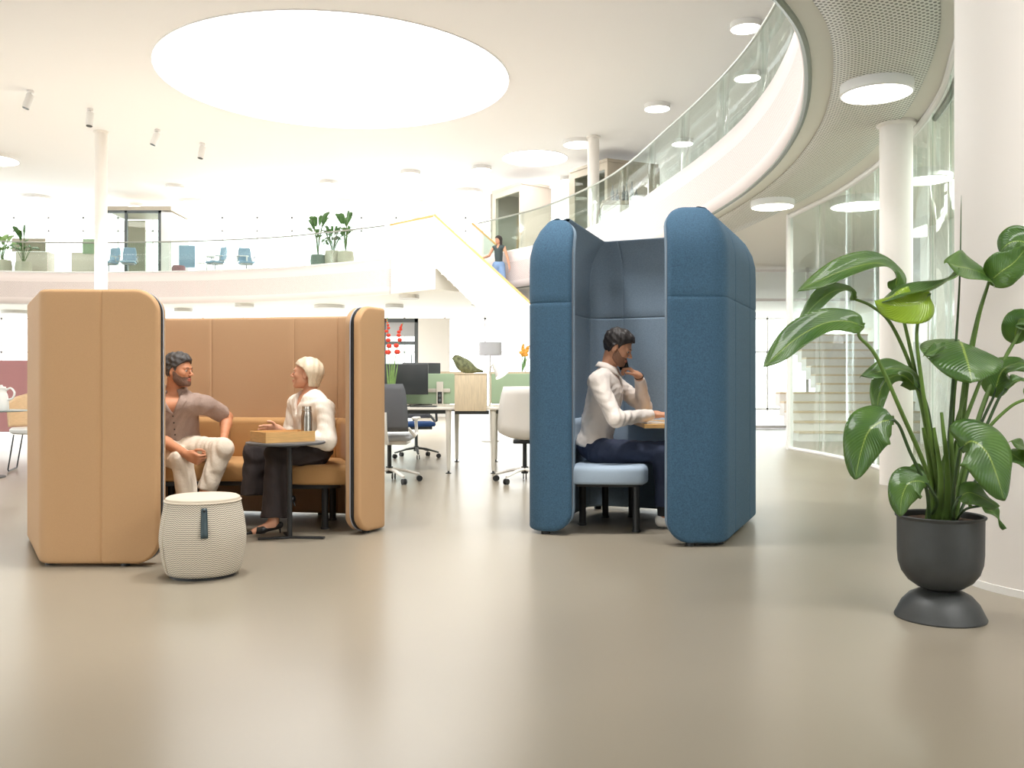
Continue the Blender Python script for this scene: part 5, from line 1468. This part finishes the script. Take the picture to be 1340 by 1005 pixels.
# ================================================================== LOUNGE CORNER AT THE LEFT EDGE
t = struct(obj('wall_left', G().box(-11.0, -6.9, 13.95, 14.05, .27, 1.36, r=.01).box(-10.9, -10.8, 13.9, 14.1, 0, .27).box(-7.1, -7.0, 13.9, 14.1, 0, .27), M['pink'], smooth=False))
t = thing('bistro_table', 'round table with thin dark top and disc base at the left edge', 'table', (-5.72, 9.75, 0))
obj('tabletop', G().lathe([(.001, .705), (.5, .705), (.505, .712), (.5, .72), (.001, .72)], 48), mat('smoke_top', (120, 132, 130), .3), t)
obj('pole', G().cyl((0, 0, .02), (0, 0, .705), .022), M['black'], t)
obj('disc_base', G().lathe([(.3, 0), (.3, .01), (.2, .02), (.001, .022)], 40), M['black'], t)
t = thing('thermos_jug', 'white thermos jug with round handle on the round table at the left edge', 'jug', (-5.43, 9.75, .72))
obj('jug_body', G().lathe([(.001, 0), (.07, 0), (.075, .01), (.07, .12), (.058, .17), (.05, .19), (.052, .23), (.056, .235), (.001, .238)], 32), M['enamel'], t)
obj('jug_handle', G().tube(catmull([(.05, 0, .215), (.10, 0, .235), (.14, 0, .19), (.12, 0, .13), (.066, 0, .11)], 6), .011, 8), M['enamel'], t)
obj('jug_lid', G().lathe([(.045, .235), (.045, .25), (.015, .255), (.012, .27), (.001, .272)], 20), M['enamel'], t)
t = thing('shell_chair', 'oak shell armchair with white cushion and thin wire legs, left of the tan booth', 'chair', (-5.56, 10.75, 0), math.radians(200))
rows = []
for i in range(11):
    v = i/10
    rows.append([((.30+.02*v)*math.sin(u), -.30*math.cos(u)*(1+.25*v)+.05, .50+.40*v*(1-.35*(abs(u)/1.5)**2)) for u in np.linspace(-1.45, 1.45, 17)])
obj_grid('back_shell', rows, M['wood_shell'], t, thick=.02)
obj('seat_cushion', G().lathe([(.001, .42), (.26, .42), (.29, .44), (.295, .47), (.27, .495), (.001, .50)], 40), M['enamel'], t)
for sx in (-1, 1):
    obj('leg_frame', G().tube([(sx*.22, .2, .42), (sx*.27, .25, .03), (sx*.27, .22, .01), (sx*.25, -.22, .01), (sx*.25, -.24, .03), (sx*.18, -.18, .42)], .008, 8), M['black'], t)

# ================================================================== UPPER GALLERY
def small_plant(x, y, lab, pot, potr, poth, h, seed, lm, n=12, big=True, group='potted plants on the far gallery'):
    t = thing('potted_plant', lab, 'plant', (x, y, ZF), 0, group); rnd = random.Random(seed)
    obj('pot', G().lathe([(.001, 0), (potr*.8, 0), (potr*.95, poth*.15), (potr, poth*.6), (potr*.9, poth), (potr*.82, poth), (potr*.85, poth*.9), (.001, poth*.88)], 24), pot, t)
    for k in range(n):
        a = rnd.uniform(0, 2*PI); ln = rnd.uniform(.45, 1.0); hh = poth+(h-poth)*ln; rad = rnd.uniform(.12, .42)*(1.25-ln*.6)
        b = Vector((math.cos(a)*rad*.6, math.sin(a)*rad*.6, hh*.8)); e = Vector((math.cos(a)*rad*1.5, math.sin(a)*rad*1.5, hh*(1.0 if ln > .8 else .85)))
        st = obj('stem', G().tube(catmull([(0, 0, poth*.85), (b.x*.4, b.y*.4, hh*.55), b], 4), .009, 5), M['stem'], t)
        S_ = catmull([b, b.lerp(e, .5)+Vector((0, 0, .08)), e], 4); rows = []; m = len(S_)
        tt = (e-b).normalized(); side = tt.cross(Vector((0, -.5, .8))).normalized(); w0 = rnd.uniform(.06, .11) if big else rnd.uniform(.035, .06)
        for i, p in enumerate(S_):
            w = w0*math.sin(PI*min(1, (i+.3)/(m-.4)))**.7+.002
            rows.append([p-side*w+Vector((0, 0, .02)), p, p+side*w+Vector((0, 0, .02))])
        obj_grid('leaf', rows, lm, t, thick=.004)
small_plant(-6.05, 28.6, 'tallest-left gallery plant with big upright leaves in a dark grey pot', M['grey_pot'], .24, .42, 1.75, 11, M['leaf_small'], 13)
small_plant(-5.6, 28.65, 'bushy middle gallery plant in a pale pot, between two taller plants', M['stone_pot'], .26, .55, 1.35, 12, M['leaf_small'], 26, False)
small_plant(-5.15, 28.4, 'right-hand gallery plant with upright leaves in a pale pot', M['stone_pot'], .26, .50, 1.85, 13, M['leaf_small'], 15)
small_plant(-16.9, 30.4, 'gallery plant in a pale pot, cut by the left edge of the picture', M['stone_pot'], .30, .50, 1.5, 14, M['leaf_pale'], 14, group='gallery plants at the left edge')
small_plant(-16.25, 30.5, 'gallery plant with arching leaves in a pale pot, second from the left edge', M['stone_pot'], .26, .46, 1.65, 15, M['leaf_small'], 14, group='gallery plants at the left edge')
def gbox(name, lab, cat, x0, x1, y0, y1, z0, z1, m, group=None):
    t = thing(name, lab, cat, ((x0+x1)/2, (y0+y1)/2, z0), 0, group)
    return t, (lambda nm, a, mm: obj(nm, G().box(*a, r=.01), mm, t, world=True))
t, ad = gbox('storage_cabinet', 'taupe-backed low cabinet behind the gallery plants at the left edge', 'cabinet', -16.6, -15.8, 31.2, 31.7, ZF, ZF+1.3, None)
ad('carcass', (-16.9, -15.8, 31.2, 31.7, ZF, ZF+.9), M['booth_wall']); ad('top_screen', (-17.0, -15.85, 31.15, 31.19, ZF+.9, ZF+1.35), M['booth_dark'])
t, ad = gbox('storage_cabinet', 'white gallery cabinet with sage screen, left of the slim white post', 'cabinet', -15.0, -14.2, 31, 31.5, ZF, ZF+1, None)
ad('carcass', (-14.9, -14.0, 31, 31.5, ZF, ZF+.85), M['booth_wall']); ad('top_screen', (-14.5, -13.9, 30.96, 31.0, ZF+.8, ZF+1.3), M['green_panel'])
# dark framed glass room right of the slim post
gr = thing('glass_meeting_room', 'dark-framed glass room on the gallery right of the slim white post', 'glass room', (-13.0, 31.5, ZF))
for k, (x, y) in enumerate(((-13.95, 31.5), (-13.25, 31.5), (-12.1, 31.5), (-12.1, 33.2))):
    obj('frame_post', G().box(x-.04, x+.04, y-.04, y+.04, ZF, 6.95), M['frame_dark'], gr, world=True, smooth=False)
obj('frame_head', G().box(-13.99, -12.06, 31.46, 31.54, 6.87, 6.96), M['frame_dark'], gr, world=True, smooth=False)
obj('roof_panel', G().box(-14.0, -11.7, 31.46, 33.3, 6.96, 7.1), M['booth_dark'], gr, world=True, smooth=False)
obj('glass_pane', G().box(-13.91, -13.29, 31.49, 31.51, ZF, 6.87), M['glass_green'], gr, world=True, smooth=False)
obj('glass_pane', G().box(-13.21, -12.14, 31.49, 31.51, ZF, 6.87), M['glass_green'], gr, world=True, smooth=False)
obj('side_wall', G().box(-14.0, -13.25, 33.1, 33.2, ZF, 6.9), M['booth_dark'], gr, world=True, smooth=False)
obj('end_wall', G().box(-12.05, -11.7, 31.48, 33.2, ZF, 6.9), M['white'], gr, world=True, smooth=False)
t = thing('privacy_panel', 'pale blue hanging panel on the gallery behind the glass balustrade', 'screen', (-10.95, 30.9, ZF+.32), 0)
obj('panel', G().box(-.27, .27, -.03, .03, .0, .75, r=.02), M['blue_screen'], t); obj('foot', G().box(-.25, .25, -.1, .1, -.32, -.29).box(-.02, .02, -.02, .02, -.3, 0), M['frame_white'], t)
t = thing('pouf', 'small heather-coloured pouf below the pale blue panel', 'pouf', (-11.05, 30.4, ZF), 0)
obj('pouf_body', G().lathe([(.001, 0), (.2, 0), (.22, .05), (.22, .25), (.18, .32), (.001, .34)], 24), M['grass_red'], t)
t = thing('side_table', 'tiny white gallery table right of the pale blue panel', 'side table', (-10.4, 30.6, ZF), 0)
obj('tabletop', G().lathe([(.001, .42), (.16, .42), (.16, .44), (.001, .44)], 20), M['frame_white'], t); obj('pole', G().cyl((0, 0, 0), (0, 0, .42), .015), M['frame_grey'], t); obj('base', G().cyl((0, 0, 0), (0, 0, .012), .12), M['frame_grey'], t)
t = thing('high_table', 'white high table on the gallery above the tan booth', 'table', (-9.6, 31.2, ZF), 0)
obj('tabletop', G().box(-.7, .7, -.35, .35, .70, .73), M['frame_white'], t)
for sx in (-1, 1):
    for sy in (-1, 1): obj('leg', G().box(sx*.67-.02, sx*.67+.02, sy*.32-.02, sy*.32+.02, 0, .70), M['frame_white'], t)
for x, y, r_, lb in ((-9.9, 30.6, 2.4, 'left blue-grey office chair at the gallery high table'), (-8.9, 30.7, 3.6, 'right blue-grey office chair at the gallery high table'), (-13.5, 30.7, 2.8, 'office chair on the gallery in front of the dark-framed glass room, left'), (-12.8, 30.6, 3.4, 'office chair on the gallery in front of the dark-framed glass room, right')):
    office_chair('office_chair', lb, (x, y, ZF), r_, M['blue_screen'], M['blue_screen'], M['grey_fabric'], M['grey_fabric'], 'task', 'office chairs on the gallery')
# cabins on the right of the gallery
def cabin(c, l, r, zt, lab, door, mw):
    t = thing('meeting_cabin', lab, 'cabin', (c[0], c[1], ZF)); c, l, r = Vector(c), Vector(l), Vector(r); far = l+r-c
    def wall(nm, a, b, th, z0, z1, m, f0=0, f1=1):
        a, b = a.lerp(b, f0), a.lerp(b, f1); d_ = (b-a).normalized(); n_ = Vector((-d_.y, d_.x))*th
        return obj(nm, G().prism([tuple(a), tuple(b), tuple(b+n_), tuple(a+n_)], z0, z1), m, t, world=True, smooth=False)
    wall('side_panel', c, r, .1, ZF, zt, mw)
    wall('door_jamb', l, c, .1, ZF, zt, mw, 0, .12); wall('door_jamb', l, c, .1, ZF, zt, mw, .93, 1)
    wall('lintel', l, c, .1, zt-.2, zt, mw, .12, .93)
    wall('glass_door', l, c, .02, ZF, zt-.2, M['glass_green'], .12, .93)
    wall('back_panel', l, far, .1, ZF, zt, M['booth_dark'])
    wall('back_panel', far, r, .1, ZF, zt, mw)
    obj('roof', G().prism([tuple(p+(p-(c+far)*.5)*.03) for p in (c, r, far, l)], zt, zt+.08), mw, t, world=True, smooth=False)
cabin((.28, 27.5), (-.62, 28.9), (1.12, 28.1), 7.0, 'pinkish-white cabin with glass door on the gallery above the staircase', 1, M['booth_wall'])
cabin((2.62, 25.2), (1.70, 26.6), (4.1, 25.9), 7.12, 'taupe kitchen cabin on the gallery behind the upper white post', 1, M['booth_dark'])
t = thing('counter', 'white kitchen counter with grey top on the gallery, behind the curved glass', 'counter', (2.75, 22.9, ZF))
obj('carcass', G().box(-.5, .62, -.3, .3, 0, .82), M['enamel'], t, smooth=False)
obj('counter_top', G().box(-.52, .64, -.32, .32, .82, .92), M['booth_dark'], t, smooth=False)
for k, (dx, dy, h) in enumerate(((-.25, -.1, .42), (-.12, .05, .34), (.02, -.12, .40), (.12, .1, .5), (.24, -.05, .52), (.36, .05, .38))):
    o = obj('bottle', G().lathe([(.001, 0), (.045, 0), (.045, h*.55), (.016, h*.75), (.016, h), (.001, h)], 12), M['frame_dark']); o.location = (2.75+dx, 22.9+dy, ZF+.92)
    tag(o, 'dark bottle standing on the gallery kitchen counter behind the curved glass', 'bottle', 'bottles on the gallery counter')

# ================================================================== CAMERA, SKY, LAMPS
cam = bpy.data.cameras.new('camera'); co = bpy.data.objects.new('camera', cam); COL.objects.link(co)
co.location = (0, 0, 1.0); co.rotation_euler = (PI/2, 0, 0); cam.sensor_width = 36; cam.lens = 36*F/1340; cam.clip_end = 200
SC.camera = co
wd = bpy.data.worlds.new('sky'); SC.world = wd; wd.use_nodes = True
bg = wd.node_tree.nodes['Background']; bg.inputs[0].default_value = (.97, .985, 1.0, 1); bg.inputs[1].default_value = WORLD
SC.view_settings.view_transform = 'Standard'; SC.view_settings.look = 'None'; SC.view_settings.exposure = EXPO; SC.view_settings.gamma = 1
def area(name, loc, rot, sx, sy, power, col=(1, .985, .97)):
    l = bpy.data.lights.new(name, 'AREA'); l.shape = 'RECTANGLE'; l.size = sx; l.size_y = sy; l.energy = power; l.color = col
    o = bpy.data.objects.new(name, l); COL.objects.link(o); o.location = loc; o.rotation_euler = rot; return o
def aim(o, tgt):
    o.rotation_euler = (Vector(tgt)-o.location).to_track_quat('-Z', 'Y').to_euler()
for nm, loc, tgt, sx, sy, e in LAMPS:
    aim(area(nm, loc, (0, 0, 0), sx, sy, e), tgt)
for px, py in ((40, 119), (118, 143), (206, 170), (265, 188), (430, 150), (560, 130)):  # beams of the four spotlights, plus two added beams without a fixture
    Y = (ZC-1)*F/(503-py); l = bpy.data.lights.new('spot_beam', 'SPOT'); l.energy = SPOTW; l.spot_size = math.radians(80); l.spot_blend = .6; l.shadow_soft_size = .1
    o = bpy.data.objects.new('spot_beam', l); COL.objects.link(o); o.location = ((px-670)/F*Y, Y, ZC-.55)
SC.cycles.max_bounces = 10; SC.cycles.transparent_max_bounces = 16
SC.cycles.sample_clamp_indirect = 6
